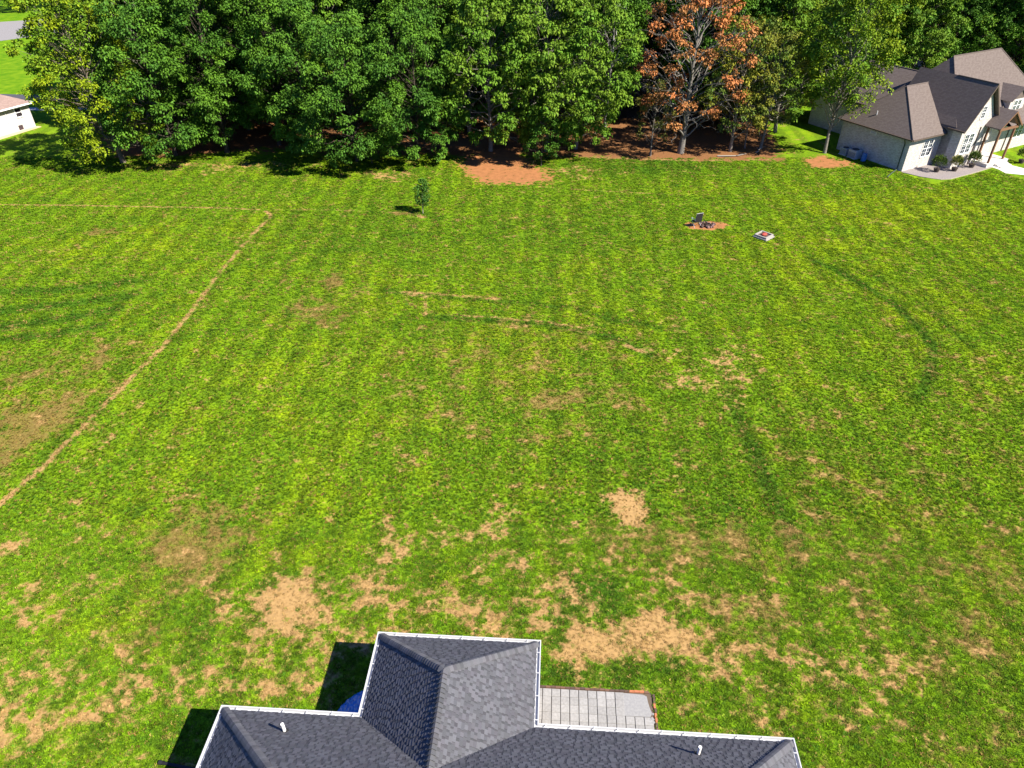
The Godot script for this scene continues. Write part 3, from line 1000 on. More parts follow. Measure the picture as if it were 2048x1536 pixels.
func plant_tree(m: Dictionary, called: String, label: String, group: String, at: Vector3, turn: float, sc := 1.0, category := "tree", tilt := Vector3.ZERO) -> Node3D:
	var t := thing(called, label, category, at, turn, group)
	t.scale = Vector3.ONE * sc
	part("trunk", m.wood, bark_mat, t)
	part("crown", m.leaf, leaf_mat, t)
	return t

func build_trees() -> void:
	leaf_mat = vmat(0.6, 0.22)
	leaf_mat.backlight_enabled = true
	leaf_mat.backlight = Color(0.26, 0.32, 0.1)
	bark_mat = vmat(0.95, 0.15)
	bark_mat.albedo_texture = noise_tex(0.06, 91, Color(0.55, 0.55, 0.55), Color(1, 1, 1), 256, 4)
	bark_mat.uv1_triplanar = true
	bark_mat.uv1_scale = Vector3(0.8, 0.25, 0.8)
	var dk := Color(0.042, 0.110, 0.014)
	var gr := Color(0.082, 0.178, 0.016)
	var ye := Color(0.115, 0.19, 0.016)
	var li := Color(0.165, 0.225, 0.010)
	var ol := Color(0.115, 0.115, 0.02)
	var br := Color(0.42, 0.15, 0.052)
	var b2 := Color(0.27, 0.13, 0.045)
	var pale := Color(0.42, 0.40, 0.36)
	var V := {}
	# dark oaks of the wood
	for k in 5:
		V["oak%d" % k] = make_tree({"seed": 100 + k, "h": 19.0 + k * 0.6, "r": 5.2 + 0.3 * (k % 3), "base": 0.14 + 0.03 * (k % 3), "clumps": 58, "ca": dk, "cb": gr, "trunk": 0.26, "clump_r": 1.5, "sprays": 12, "per": 44, "leaf": 0.25, "bark": Color(0.10, 0.085, 0.07)})
	for k in 3:
		V["hickory%d" % k] = make_tree({"seed": 130 + k, "h": 18.0 + k, "r": 5.2, "base": 0.1, "clumps": 56, "reach": Vector3(0, 0, 3.6), "ca": gr, "cb": ye, "trunk": 0.24, "droop": 1.0, "leaf": 0.28, "clump_r": 1.4, "sprays": 12, "per": 42, "bark": Color(0.34, 0.31, 0.27)})
	for k in 2:
		V["edge" if k == 0 else "edge2"] = make_tree({"seed": 150 + k, "h": 15.5 + k, "r": 5.8 - 0.4 * k, "base": 0.07, "clumps": 64, "ca": dk, "cb": gr, "trunk": 0.2, "droop": 0.8, "clump_r": 1.4, "sprays": 12, "per": 44, "leaf": 0.25, "reach": Vector3(0, 0, 2.6), "bark": Color(0.10, 0.085, 0.07)})
	V.lime = make_tree({"seed": 160, "h": 17.5, "r": 6.2, "base": 0.09, "clumps": 74, "ca": Color(0.09, 0.18, 0.014), "cb": Color(0.2, 0.26, 0.01), "trunk": 0.26, "clump_r": 1.4, "sprays": 10, "per": 36, "leaf": 0.26, "lean": Vector3(-1.5, 0, 0.5), "bark": Color(0.24, 0.2, 0.16)})
	V.maple = make_tree({"seed": 170, "h": 18.0, "r": 4.3, "base": 0.34, "clumps": 58, "ca": gr, "cb": li, "trunk": 0.2, "lean": Vector3(0.9, 0, 0.0), "reach": Vector3(-0.8, 0, 0.4), "bark": Color(0.3, 0.28, 0.24), "clump_r": 1.5, "sprays": 11, "per": 36, "leaf": 0.26})
	V.olive = make_tree({"seed": 180, "h": 14.5, "r": 4.0, "base": 0.22, "clumps": 40, "ca": Color(0.07, 0.12, 0.02), "cb": Color(0.19, 0.185, 0.02), "trunk": 0.2, "droop": 0.9, "bark": Color(0.3, 0.27, 0.23), "sprays": 9, "per": 30, "clump_r": 1.3, "bare": 0.1, "twigs": 4})
	V.brown = make_tree({"seed": 192, "h": 19.5, "r": 6.2, "base": 0.2, "clumps": 58, "ca": b2, "cb": br, "trunk": 0.36, "droop": 0.9, "bark": Color(0.26, 0.245, 0.225), "sprays": 9, "per": 32, "leaf": 0.26, "clump_r": 1.3, "bare": 0.15, "twigs": 6, "twig_len": 1.5})
	V.snag = make_tree({"seed": 201, "h": 21.0, "r": 2.8, "base": 0.4, "clumps": 12, "ca": gr, "cb": gr, "trunk": 0.24, "bark": Color(0.5, 0.48, 0.45), "bare": 0.9, "twigs": 3})
	V.sapling = make_tree({"seed": 210, "h": 6.5, "r": 2.0, "base": 0.15, "clumps": 22, "ca": dk, "cb": gr, "trunk": 0.07, "clump_r": 0.75, "sprays": 8, "per": 26, "leaf": 0.2})
	V.vine = make_tree({"seed": 220, "h": 8.5, "r": 1.9, "base": 0.25, "clumps": 20, "ca": Color(0.06, 0.085, 0.02), "cb": ol, "trunk": 0.11, "clump_r": 0.8, "sprays": 6, "per": 22, "leaf": 0.18, "droop": 1.2, "bark": Color(0.3, 0.26, 0.22), "twigs": 5})
	print("tree kinds ", Time.get_ticks_msec())
	var g := rng(333)
	var edge := "trees along the edge of the wood"
	var deep := "trees crowded in the wood"
	# the front of the wood, each where its foot stands
	var front := [
		["lime", "yellow_green_tree", "wide yellow green tree at the corner of the wood by the white house", -45.6, -82.8, 0.4, 1.0],
		["edge", "broadleaf_tree", "full dark tree wedged between the yellow green corner tree and the oaks", -40.4, -85.4, 0.4, 1.08],
		["oak0", "oak_tree", "dark green oak at the wood's edge, second tree past the yellow green corner tree", -34.6, -86.4, 1.1, 1.0],
		["oak3", "oak_tree", "tall oak with slim pale stems below at the wood's edge", -29.0, -89.3, 2.0, 1.0],
		["edge2", "broadleaf_tree", "rounded tree filling the bay between the tall oak and the low spreading tree", -24.6, -86.4, 0.3, 1.0],
		["edge", "broadleaf_tree", "low spreading tree whose boughs hang to the lawn before the wood", -18.2, -83.2, 0.1, 0.98],
		["edge2", "broadleaf_tree", "leafy tree sweeping to the grass beside the orange earth mound", -11.2, -84.2, -0.2, 0.95],
		["hickory0", "hickory_tree", "drooping green tree standing over the orange earth mound", -2.6, -87.0, 0.1, 1.0],
		["hickory2", "hickory_tree", "drooping green tree between the earth mound and the pale straight trunk", 4.2, -87.0, 0.15, 0.98],
		["hickory1", "hickory_tree", "tall green tree with a pale straight trunk beside the dark gap in the wood", 7.8, -87.9, 0.2, 0.98],
		["brown", "dead_oak", "big dying oak with red brown leaves and bare grey limbs", 20.4, -86.2, 0.5, 1.0],
		["olive", "leaning_tree", "leaning tree with olive yellow foliage beside the dying oak", 26.6, -86.8, 0.0, 1.0],
		["olive", "broadleaf_tree", "twiggy olive tree at the wood's edge facing the brick house", 30.6, -87.9, 2.4, 0.9],
		["maple", "maple_tree", "bright green tree with a slanting bare trunk against the brick house wall", 37.9, -86.2, 0.0, 1.0],
	]
	for f in front:
		plant_tree(V[f[0]], f[1], f[2], edge, Vector3(f[3], 0, f[4]), f[5], f[6])
	plant_tree(V.snag, "bare_tree", "leafless forked grey tree rising beside the dying oak", edge, Vector3(11.8, 0, -92.5), 0.6, 1.0)
	plant_tree(V.sapling, "sapling", "small dark sapling growing on the orange earth mound", "saplings under the wood's edge", Vector3(3.4, 0, -81.6), 0.3, 0.95)
	plant_tree(V.sapling, "sapling", "leafy sapling under the boughs of the low spreading tree", "saplings under the wood's edge", Vector3(-16.3, 0, -82.2), 2.1, 0.62)
	plant_tree(V.sapling, "sapling", "young tree at the foot of the oak with slim pale stems", "saplings under the wood's edge", Vector3(-25.0, 0, -86.5), 4.1, 0.8)
	plant_tree(V.vine, "vine_covered_stem", "thin stem hung with olive vines before the dying oak", "vine hung stems by the dying oak", Vector3(16.6, 0, -85.1), 0.0, 1.0)
	plant_tree(V.vine, "vine_covered_stem", "thin vine hung stem between the leaning tree and the brick house", "vine hung stems by the dying oak", Vector3(28.7, 0, -88.0), 2.0, 0.9)
	# rows behind
	var kinds := ["oak0", "oak1", "oak2", "oak3", "oak4", "hickory0", "hickory1", "hickory2"]
	var rows := [[-95.0, -54.0, 35.0, 6.0], [-102.0, -56.0, 42.0, 6.2], [-109.5, -58.0, 92.0, 6.2], [-116.5, -60.0, 98.0, 6.6], [-124.5, -62.0, 104.0, 7.0]]
	var idx := 0
	for r in rows:
		var x: float = r[1] + g.randf_range(0, 3)
		while x < r[2]:
			var kd: String = kinds[g.randi() % kinds.size()]
			var pos := Vector3(x + g.randf_range(-1.2, 1.2), 0, r[0] + g.randf_range(-2.2, 2.2))
			x += r[3] * g.randf_range(0.85, 1.15)
			var turn := g.randf() * TAU
			var sc := g.randf_range(0.88, 1.12)
			# a dark gap in the wood by the dying oak
			if r[0] > -100 and pos.x > 10.5 and pos.x < 18.5: continue
			# the brick house stands here
			if pos.z > -114 and pos.x > 42 and pos.z > -112.5 - (pos.x - 42) * 0.02: pos.z -= 5.0
			var oak := kd.begins_with("oak")
			var look := "dark green oak" if oak else "drooping mid green tree"
			var place := "in the second rank behind the edge of the wood"
			if pos.x > 42: place = "behind the roofs of the brick house"
			elif pos.x < -44: place = "behind the yellow green corner tree"
			elif r[0] < -105: place = "crowded among others deep in the wood"
			elif r[0] < -100: place = "in the third rank inside the wood"
			elif pos.x > 12: place = "behind the dying red brown oak"
			plant_tree(V[kd], "oak_tree" if oak else "hickory_tree", look + " " + place, deep, pos, turn, sc)
			idx += 1
	# bright trees behind the brick house
	for q in [[44.5, -106.5, 1.0, 1.05], [52.0, -111.5, 2.2, 1.0], [33.0, -97.0, 3.1, 0.95]]:
		plant_tree(V.maple, "maple_tree", "bright green tree rising over the rear wing of the brick house" if q[0] > 50 else "bright green tree behind the slanting trunk by the brick house" if q[0] > 40 else "bright green tree between the olive tree and the brick house", edge, Vector3(q[0], 0, q[1]), q[2], q[3])
	# across the street
	var streets := "trees across the street"
	for q in [[-118.0, -190.0, 0.0], [-128.0, -187.0, 1.0], [-110.0, -197.0, 2.0], [-101.0, -204.0, 3.0], [-137.0, -180.0, 4.0], [-92.0, -210.0, 5.0]]:
		plant_tree(V["oak%d" % int(q[2] as int % 5)], "oak_tree", "dark oak standing across the street", streets, Vector3(q[0], 0, q[1]), q[2], 0.8)
	print("trees planted ", idx)

# ------------------------------------------------------------------ the brick house by the wood
func course_tex(rows: int, cols: int, lo: Color, hi: Color, joint: Color, jw: int, sd: int, vary := 1.0) -> ImageTexture:
	# running-bond courses too small to be told apart from here
	var S := 256
	var g := rng(sd)
	var im := Image.create(S, S, false, Image.FORMAT_RGB8)
	im.fill(joint)
	for r in rows:
		var y0 := r * S / rows
		var y1 := (r + 1) * S / rows
		var off := int(g.randf() * S / cols)
		for c in cols:
			var x0 := c * S / cols + off
			var x1 := (c + 1) * S / cols + off
			var col := lo.lerp(hi, clampf(0.5 + (g.randf() - 0.5) * vary, 0, 1))
			for y in range(y0, y1 - jw):
				for x in range(x0, x1 - jw):
					im.set_pixel(x % S, y, col * (0.96 + 0.08 * g.randf()))
	return ImageTexture.create_from_image(im)

func roof_face(mb: MB, pts: Array, hint := Vector3.UP, tile := 2.0) -> void:
	var n: Vector3 = (pts[1] - pts[0]).cross(pts[2] - pts[0]).normalized()
	if n.y < 0: n = -n
	var S := Vector3.UP.cross(n)
	S = Vector3.RIGHT if S.length() < 0.01 else S.normalized()
	var T := n.cross(S)
	var uvs := []
	for p in pts: uvs.append(Vector2(p.dot(S), p.dot(T)) / tile)
	mb.face(pts, hint, Color.WHITE, uvs)

func P(u: float, v: float, y: float) -> Vector3:
	return Vector3(u, y, -v)

func wall_box(u0: float, u1: float, v0: float, v1: float, y0: float, y1: float) -> ArrayMesh:
	var mb := MB.new()
	mb.box(Vector3(u0, y0, -v1), Vector3(u1, y1, -v0))
	return mb.mesh()

func add_window(parent: Node, at: Vector3, turn: float, w: float, h: float, cols: int, rows: int, frame: Material, glass: Material, double := true) -> void:
	# a sash window standing 3 cm proud of its wall: frame, panes and bars as real pieces; faces +z of its own
	var o := Node3D.new()
	o.name = "window"
	parent.add_child(o, true)
	o.position = at
	o.rotation.y = turn
	var mb := MB.new()
	var f := 0.07
	mb.box(Vector3(-w / 2 - f, -h / 2 - f, -0.05), Vector3(-w / 2, h / 2 + f, 0.05))
	mb.box(Vector3(w / 2, -h / 2 - f, -0.05), Vector3(w / 2 + f, h / 2 + f, 0.05))
	mb.box(Vector3(-w / 2, h / 2, -0.05), Vector3(w / 2, h / 2 + f, 0.05))
	mb.box(Vector3(-w / 2 - f, -h / 2 - f * 1.6, -0.05), Vector3(w / 2 + f, -h / 2 - f * 1.0, 0.09))
	mb.box(Vector3(-w / 2, -h / 2 - f, -0.05), Vector3(w / 2, -h / 2, 0.05))
	if double:
		mb.box(Vector3(-0.06, -h / 2, -0.05), Vector3(0.06, h / 2, 0.045))
	mb.box(Vector3(-w / 2, -0.03, -0.05), Vector3(w / 2, 0.03, 0.042))
	part("frame", mb.mesh(), frame, o)
	var cw := w / cols
	var rh := h / rows
	for c in cols:
		for r in rows:
			mb = MB.new()
			mb.box(Vector3(c * cw - w / 2 + 0.012, r * rh - h / 2 + 0.012, -0.02), Vector3((c + 1) * cw - w / 2 - 0.012, (r + 1) * rh - h / 2 - 0.012, 0.018))
			part("pane", mb.mesh(), glass, o)
	mb = MB.new()
	for c in range(1, cols): mb.box(Vector3(c * cw - w / 2 - 0.013, -h / 2, -0.03), Vector3(c * cw - w / 2 + 0.013, h / 2, 0.032))
	for r in range(1, rows): mb.box(Vector3(-w / 2, r * rh - h / 2 - 0.013, -0.03), Vector3(w / 2, r * rh - h / 2 + 0.013, 0.03))
	if mb.v.size(): part("glazing_bars", mb.mesh(), frame, o)

func build_right_house() -> void:
	var at := Vector3(44.37, 0, -79.72)
	var rot := deg_to_rad(29)
	var h := thing("brick_house", "white painted brick house with brown hip and gable roofs by the wood", "house", at, rot)
	var brick := StandardMaterial3D.new()
	brick.albedo_color = lin(0.52, 0.5, 0.485)
	brick.albedo_texture = course_tex(16, 6, Color(0.84, 0.82, 0.8), Color(1, 1, 1), Color(0.8, 0.78, 0.76), 1, 11)
	brick.roughness = 0.9
	brick.uv1_scale = Vector3(0.85, 0.85, 1)
	var shing := StandardMaterial3D.new()
	shing.albedo_color = lin(0.135, 0.112, 0.102)
	shing.albedo_texture = course_tex(14, 7, Color(0.92, 0.91, 0.91), Color(1, 1, 1), Color(0.84, 0.83, 0.83), 2, 12, 1.6)
	shing.roughness = 0.92
	shing.metallic_specular = 0.2
	var trim := mat(0.10, 0.075, 0.06, 0.6)
	var white := mat(0.78, 0.78, 0.77, 0.5)
	var timber := mat(0.16, 0.085, 0.05, 0.75)
	var glass := mat(0.035, 0.045, 0.06, 0.08)
	glass.metallic_specular = 0.6
	# walls
	part("wall", wall_box(0, 5.5, 0, 9.2, -0.2, 3.66), brick, h)
	part("wall", wall_box(5.6, 11.15, -2.1, 4.0, -0.2, 4.4), brick, h)
	part("wall", wall_box(5.6, 22.6, -1.0, 8.5, -0.2, 4.42), brick, h)
	part("wall", wall_box(5.4, 14.0, 8.0, 18.6, -0.2, 4.3), brick, h)
	var mb := MB.new()
	# gable end above the eaves
	mb.face([P(5.6, -2.1, 4.4), P(11.15, -2.1, 4.4), P(8.375, -2.1, 8.35)], Vector3(0, 0, 1), Color.WHITE, [Vector2(5.6, 4.4), Vector2(11.15, 4.4), Vector2(8.375, 8.35)])
	part("gable_wall", mb.mesh(), brick, h)
	# roofs
	var E := 3.7
	mb = MB.new()
	var a0 := P(3.8, 5.0, 7.75)
	var a1 := P(7.6, 5.0, 7.75)
	roof_face(mb, [P(-0.45, -0.45, E), P(-0.45, 9.65, E), a0])
	roof_face(mb, [P(-0.45, -0.45, E), P(7.6, -0.45, E), a1, a0])
	roof_face(mb, [P(-0.45, 9.65, E), P(7.6, 9.65, E), a1, a0])
	mb.face([P(-0.45, -0.45, E - 0.01), P(5.44, -0.45, E - 0.01), P(5.44, 9.65, E - 0.01), P(-0.45, 9.65, E - 0.01)], Vector3.DOWN)
	var hip := part("roof", mb.mesh(), shing, h)
	var gu := 8.375
	var gs := 3.125
	mb = MB.new()
	var ge := 4.35
	var ga := 9.0
	for s in [-1.0, 1.0]:
		roof_face(mb, [P(gu + s * gs, -2.55, ge), P(gu, -2.55, ga), P(gu, 7.0, ga), P(gu + s * gs, 7.0, ge)])
		roof_face(mb, [P(gu + s * gs, -2.55, ge - 0.2), P(gu, -2.55, ga - 0.27), P(gu, 0, ga - 0.27), P(gu + s * gs, 0, ge - 0.2)], Vector3.DOWN)
		mb.face([P(gu + s * gs, -2.55, ge), P(gu + s * gs, -2.55, ge - 0.2), P(gu + s * gs, 1.0, ge - 0.2), P(gu + s * gs, 1.0, ge)], Vector3(s, 0, 0))
	part("roof", mb.mesh(), shing, h)
	mb = MB.new()
	for s in [-1.0, 1.0]:
		mb.face([P(gu + s * gs, -2.56, ge + 0.01), P(gu, -2.56, ga + 0.01), P(gu, -2.56, ga - 0.28), P(gu + s * gs, -2.56, ge - 0.21)], Vector3(0, 0, 1))
	part("bargeboard", mb.mesh(), trim, h)
	mb = MB.new()
	var r0 := P(9.7, 4.3, 10.5)
	var r1 := P(18.7, 4.3, 10.5)
	var me := 4.5
	roof_face(mb, [P(5.3, -1.4, me), P(23.4, -1.4, me), r1, r0])
	roof_face(mb, [P(5.3, -1.4, me), P(5.3, 9.9, me), r0])
	roof_face(mb, [P(23.4, -1.4, me), P(23.4, 9.9, me), r1])
	roof_face(mb, [P(5.3, 9.9, me), P(23.4, 9.9, me), r1, r0])
	mb.face([P(5.3, -1.4, me - 0.01), P(23.4, -1.4, me - 0.01), P(23.4, 9.9, me - 0.01), P(5.3, 9.9, me - 0.01)], Vector3.DOWN)
	part("roof", mb.mesh(), shing, h)
	mb = MB.new()
	var b0 := P(9.7, 4.0, 8.2)
	var b1 := P(9.7, 14.6, 8.2)
	var be := 4.38
	roof_face(mb, [P(4.9, 4.0, be), P(4.9, 19.2, be), b1, b0])
	roof_face(mb, [P(14.5, 4.0, be), P(14.5, 19.2, be), b1, b0])
	roof_face(mb, [P(4.9, 19.2, be), P(14.5, 19.2, be), b1])
	mb.face([P(4.9, 9.0, be - 0.01), P(14.5, 9.0, be - 0.01), P(14.5, 19.2, be - 0.01), P(4.9, 19.2, be - 0.01)], Vector3.DOWN)
	part("roof", mb.mesh(), shing, h)
	# ridge and hip caps as low rounded strips
	var caps := [[a0, a1], [P(-0.45, -0.45, E), a0], [P(-0.45, 9.65, E), a0], [P(gu, -2.55, ga), P(gu, 2.2, ga)], [r0, r1], [P(8.4, 2.6, 8.75), r0], [P(23.4, -1.4, me), r1], [P(9.7, 8.0, 8.2), b1], [P(4.9, 19.2, be), b1]]
	mb = MB.new()
	for c in caps:
		mb.tube([c[0], c[1]], [0.07, 0.07], 6, Color.WHITE, true)
	part("ridge_caps", mb.mesh(), shing, h)
	# fascia and gutter of the hip wing
	mb = MB.new()
	mb.box(Vector3(-0.56, E - 0.16, -9.7), Vector3(-0.44, E - 0.012, 0.46))
	mb.box(Vector3(-0.44, E - 0.16, 0.44), Vector3(5.44, E - 0.012, 0.56))
	part("gutter", mb.mesh(), trim, h)
	mb = MB.new()
	mb.box(Vector3(4.78, be - 0.16, -19.2), Vector3(4.9, be - 0.012, -9.7))
	part("gutter", mb.mesh(), trim, h)
	mb = MB.new()
	mb.box(Vector3(5.13, ge - 0.2, 0.5), Vector3(5.25, ge - 0.01, 2.55))
	part("gutter", mb.mesh(), trim, h)
	# downspout on the corner with its drain tail on the grass
	mb = MB.new()
	mb.tube([P(-0.5, 0.5, E - 0.12), P(-0.3, 0.55, E - 0.4), P(-0.08, 0.6, E - 0.75), P(-0.08, 0.6, 0.25), P(-0.3, 0.5, 0.1), P(-1.6, 0.1, 0.07), P(-3.1, -0.5, 0.06)], [0.055, 0.055, 0.055, 0.055, 0.06, 0.06, 0.06], 8, Color.WHITE, true)
	part("downspout", mb.mesh(), mat(0.055, 0.075, 0.055, 0.6), h)
	mb = MB.new()
	mb.box(Vector3(8.72, 0, 2.1), Vector3(8.82, 4.3, 2.19))
	part("downspout", mb.mesh(), trim, h)
	mb = MB.new()
	mb.box(Vector3(17.0, 0, 1.0), Vector3(17.1, 4.3, 1.09))
	part("downspout", mb.mesh(), trim, h)
	# roof vent
	mb = MB.new()
	mb.tube([Vector3(0, -0.2, 0), Vector3(0, 0.42, 0)], [0.06, 0.06], 10, Color.WHITE, true)
	part("vent_pipe", mb.mesh(), mat(0.5, 0.5, 0.52, 0.5), h, P(0.75, 5.65, 4.83))
	# louvred vent in the side wall
	mb = MB.new()
	mb.box(Vector3(-0.03, 2.92, -5.25), Vector3(0.02, 3.24, -4.45))
	var lv := part("wall_vent", mb.mesh(), white, h)
	for k in 4:
		mb = MB.new()
		mb.box(Vector3(-0.045, 2.955 + k * 0.07, -5.2), Vector3(-0.02, 2.985 + k * 0.07, -4.5))
		part("slat", mb.mesh(), mat(0.12, 0.13, 0.14, 0.6), lv)
	# windows
	add_window(h, P(3.35, 0.0, 2.15), 0.0, 1.55, 1.75, 4, 4, white, glass)
	add_window(h, P(7.2, -2.1, 2.65), 0.0, 1.6, 2.1, 4, 5, white, glass)
	add_window(h, P(8.25, -2.1, 5.95), 0.0, 0.62, 1.25, 2, 4, white, glass, false)
	add_window(h, P(12.65, -1.0, 2.6), 0.0, 1.3, 1.5, 2, 2, white, glass)
	add_window(h, P(19.2, -1.0, 2.2), 0.0, 1.5, 1.7, 4, 4, white, glass)
	# dormer
	var d := part("dormer", wall_box(15.0, 17.9, -1.05, 2.0, 4.4, 6.2), brick, h)
	mb = MB.new()
	for s in [-1.0, 1.0]:
		roof_face(mb, [P(16.45 + s * 1.75, -1.35, 6.05), P(16.45, -1.35, 7.5), P(16.45, 3.0, 7.5), P(16.45 + s * 1.75, 3.0, 6.05)])
	mb.face([P(15.0, -1.06, 6.2), P(17.9, -1.06, 6.2), P(16.45, -1.06, 7.35)], Vector3(0, 0, 1))
	part("dormer_roof", mb.mesh(), shing, d)
	add_window(h, P(16.45, -1.05, 5.45), 0.0, 1.3, 1.1, 4, 2, white, glass)
	# lower roof over the front right of the porch, deep enough to shade its wall
	mb = MB.new()
	roof_face(mb, [P(13.3, -3.0, 3.95), P(23.2, -3.0, 3.95), P(23.2, -0.9, 5.05), P(13.3, -0.9, 5.05)])
	mb.face([P(13.3, -3.0, 3.83), P(23.2, -3.0, 3.83), P(23.2, -1.0, 3.83), P(13.3, -1.0, 3.83)], Vector3.DOWN)
	mb.face([P(13.3, -3.0, 3.83), P(23.2, -3.0, 3.83), P(23.2, -3.0, 3.95), P(13.3, -3.0, 3.95)], Vector3(0, 0, 1))
	part("lower_roof", mb.mesh(), shing, h)
	# timber porch
	mb = MB.new()
	var pu := 11.45
	for s in [-1.0, 1.0]:
		roof_face(mb, [P(pu + s * 2.05, -4.0, 4.38), P(pu, -4.0, 6.1), P(pu, -1.0, 6.1), P(pu + s * 2.05, -1.0, 4.38)])
		roof_face(mb, [P(pu + s * 2.05, -4.0, 4.26), P(pu, -4.0, 5.98), P(pu, -1.0, 5.98), P(pu + s * 2.05, -1.0, 4.26)], Vector3.DOWN)
		mb.face([P(pu + s * 2.05, -4.0, 4.38), P(pu + s * 2.05, -4.0, 4.26), P(pu + s * 2.05, -1.0, 4.26), P(pu + s * 2.05, -1.0, 4.38)], Vector3(s, 0, 0))
	var pr := part("porch_roof", mb.mesh(), shing, h)
	mb = MB.new()
	for s in [-1.0, 1.0]:
		mb.face([P(pu + s * 2.05, -4.01, 4.39), P(pu, -4.01, 6.11), P(pu, -4.01, 5.9), P(pu + s * 2.05, -4.01, 4.18)], Vector3(0, 0, 1))
		mb.box(Vector3(-0.09, -0.1, -0.1), Vector3(0.09, 2.2, 0.1), Color.WHITE, Transform3D(Basis(Vector3(0, 0, 1), s * 0.87), P(pu + s * 1.75, -3.7, 4.3)))
	mb.box(Vector3(pu - 1.75, 4.05, 3.62), Vector3(pu + 1.75, 4.27, 3.82))
	part("porch_beam", mb.mesh(), timber, h)
	for q in [[10.0, -3.7, 0.0], [12.95, -3.6, 0.4], [10.0, -2.35, 0.4]]:
		mb = MB.new()
		mb.box(Vector3(q[0] - 0.1, q[2], -q[1] - 0.1), Vector3(q[0] + 0.1, 4.2, -q[1] + 0.1))
		part("porch_post", mb.mesh(), timber, h)
	part("porch_floor", wall_box(9.5, 13.6, -3.95, -1.0, -0.05, 0.42), mat(0.55, 0.52, 0.48, 0.9), h)
	part("porch_step", wall_box(10.9, 12.9, -4.4, -3.95, -0.05, 0.28), mat(0.55, 0.52, 0.48, 0.9), h)
	part("porch_step", wall_box(10.9, 12.9, -4.85, -4.4, -0.05, 0.14), mat(0.55, 0.52, 0.48, 0.9), h)
	mb = MB.new()
	mb.box(Vector3(11.2, 0.42, 0.98), Vector3(12.0, 2.6, 1.04))
	part("front_door", mb.mesh(), mat(0.09, 0.045, 0.025, 0.5), h)

	# gravel bed, walk, pots and the outdoor units stand on their own
	var X := Transform3D(Basis(Vector3.UP, rot), at)
	var gm := mat(0.42, 0.37, 0.36, 1.0)
	gm.albedo_texture = noise_tex(0.3, 45, Color(0.45, 0.45, 0.45), Color(1, 1, 1), 256, 2)
	gm.uv1_triplanar = true
	gm.uv1_world_triplanar = true
	gm.uv1_scale = Vector3(0.3, 0.3, 0.3)
	mb = MB.new()
	var bed := []
	for q in [[-0.1, 0.0], [-0.15, -0.5], [0.3, -2.1], [0.9, -3.1], [1.5, -3.85], [2.6, -4.3], [4.2, -4.3], [7.0, -4.35], [10.3, -4.2], [10.3, 0.0]]:
		bed.append(X * P(q[0], q[1], 0.02))
	mb.face(bed, Vector3.UP)
	tag(part("gravel_bed", mb.mesh(), gm, self), "pink grey gravel bed along the front of the brick house", "gravel bed", "", "structure")
	mb = MB.new()
	for k in bed.size() - 3:
		var e0: Vector3 = bed[k + 1]
		var e1: Vector3 = bed[k + 2]
		var dd := (e1 - e0).normalized()
		mb.box(Vector3(-0.03, -0.02, 0), Vector3(0.03, 0.05, e0.distance_to(e1)), Color.WHITE, Transform3D(Basis(dd.cross(Vector3.UP), Vector3.UP, dd), e0))
	tag(part("edging_strip", mb.mesh(), mat(0.3, 0.26, 0.2, 0.9), self), "thin edging strip between the gravel bed and the lawn", "edging")
	mb = MB.new()
	var walk := []
	for q in [[10.4, -3.97], [10.3, -5.0], [9.8, -6.1], [11.1, -7.5], [16.0, -10.0], [20, -11.0], [20, -9.4], [15.5, -8.2], [13.2, -6.4], [12.95, -4.9], [13.6, -3.97]]:
		walk.append(X * P(q[0], q[1], 0.03))
	mb.face([walk[0], walk[1], walk[8], walk[9], walk[10]], Vector3.UP)
	mb.face([walk[1], walk[2], walk[3], walk[7], walk[8]], Vector3.UP)
	mb.face([walk[3], walk[4], walk[5], walk[6], walk[7]], Vector3.UP)
	tag(part("path", mb.mesh(), mat(0.6, 0.57, 0.52, 0.9), self), "pale concrete walk leading to the timber porch", "path", "", "structure")
	# potted shrubs
	var leafm := vmat(0.6, 0.3)
	leafm.backlight_enabled = true
	leafm.backlight = Color(0.4, 0.45, 0.2)
	var si := 0
	for q in [[3.3, -2.0, 0.75, 0.5, "round green shrub in a dark pot below the hip wing window"], [5.35, -2.8, 0.6, 1.0, "spiky variegated plant in a dark pot before the gable corner"], [8.2, -3.0, 0.7, 0.5, "bushy green shrub in a pot before the tall gable window"], [14.7, -4.9, 0.7, 0.4, "dark shrub in a black pot past the porch steps"]]:
		var t := thing("potted_shrub", q[4], "plant", X * P(q[0], q[1], 0.02), 0.0, "potted shrubs on the gravel")
		mb = MB.new()
		mb.tube([Vector3(0, 0.0, 0), Vector3(0, 0.34, 0), Vector3(0, 0.4, 0)], [0.24, 0.33, 0.35], 12, Color.WHITE, true)
		part("pot", mb.mesh(), mat(0.05, 0.04, 0.035, 0.7), t)
		var g := rng(700 + si)
		mb = MB.new()
		for k in 700:
			var e := rdir(g)
			if e.y < -0.3: e.y = -e.y
			var pp: Vector3 = Vector3(0, 0.4 + q[2] * 0.85, 0) + Vector3(e.x, e.y * (1.0 + 0.3 * q[3]), e.z) * q[2] * sqrt(g.randf_range(0.3, 1.0)) * g.randf_range(0.75, 1.1)
			var col := Color(0.05, 0.10, 0.018).lerp(Color(0.13, 0.15, 0.03) if si != 1 else Color(0.4, 0.36, 0.12), g.randf() * (0.9 if si == 1 else 0.6))
			add_leaf(mb, pp, (e + Vector3.UP * q[3] + rdir(g) * 0.4).normalized(), (e + Vector3.UP * 0.4).normalized(), 0.16 + 0.1 * q[3], 0.045, col)
		part("foliage", mb.mesh(), leafm, t)
		mb = MB.new()
		mb.tube([Vector3(0, 0.3, 0), Vector3(0.02, 0.7, 0.01)], [0.04, 0.02], 6)
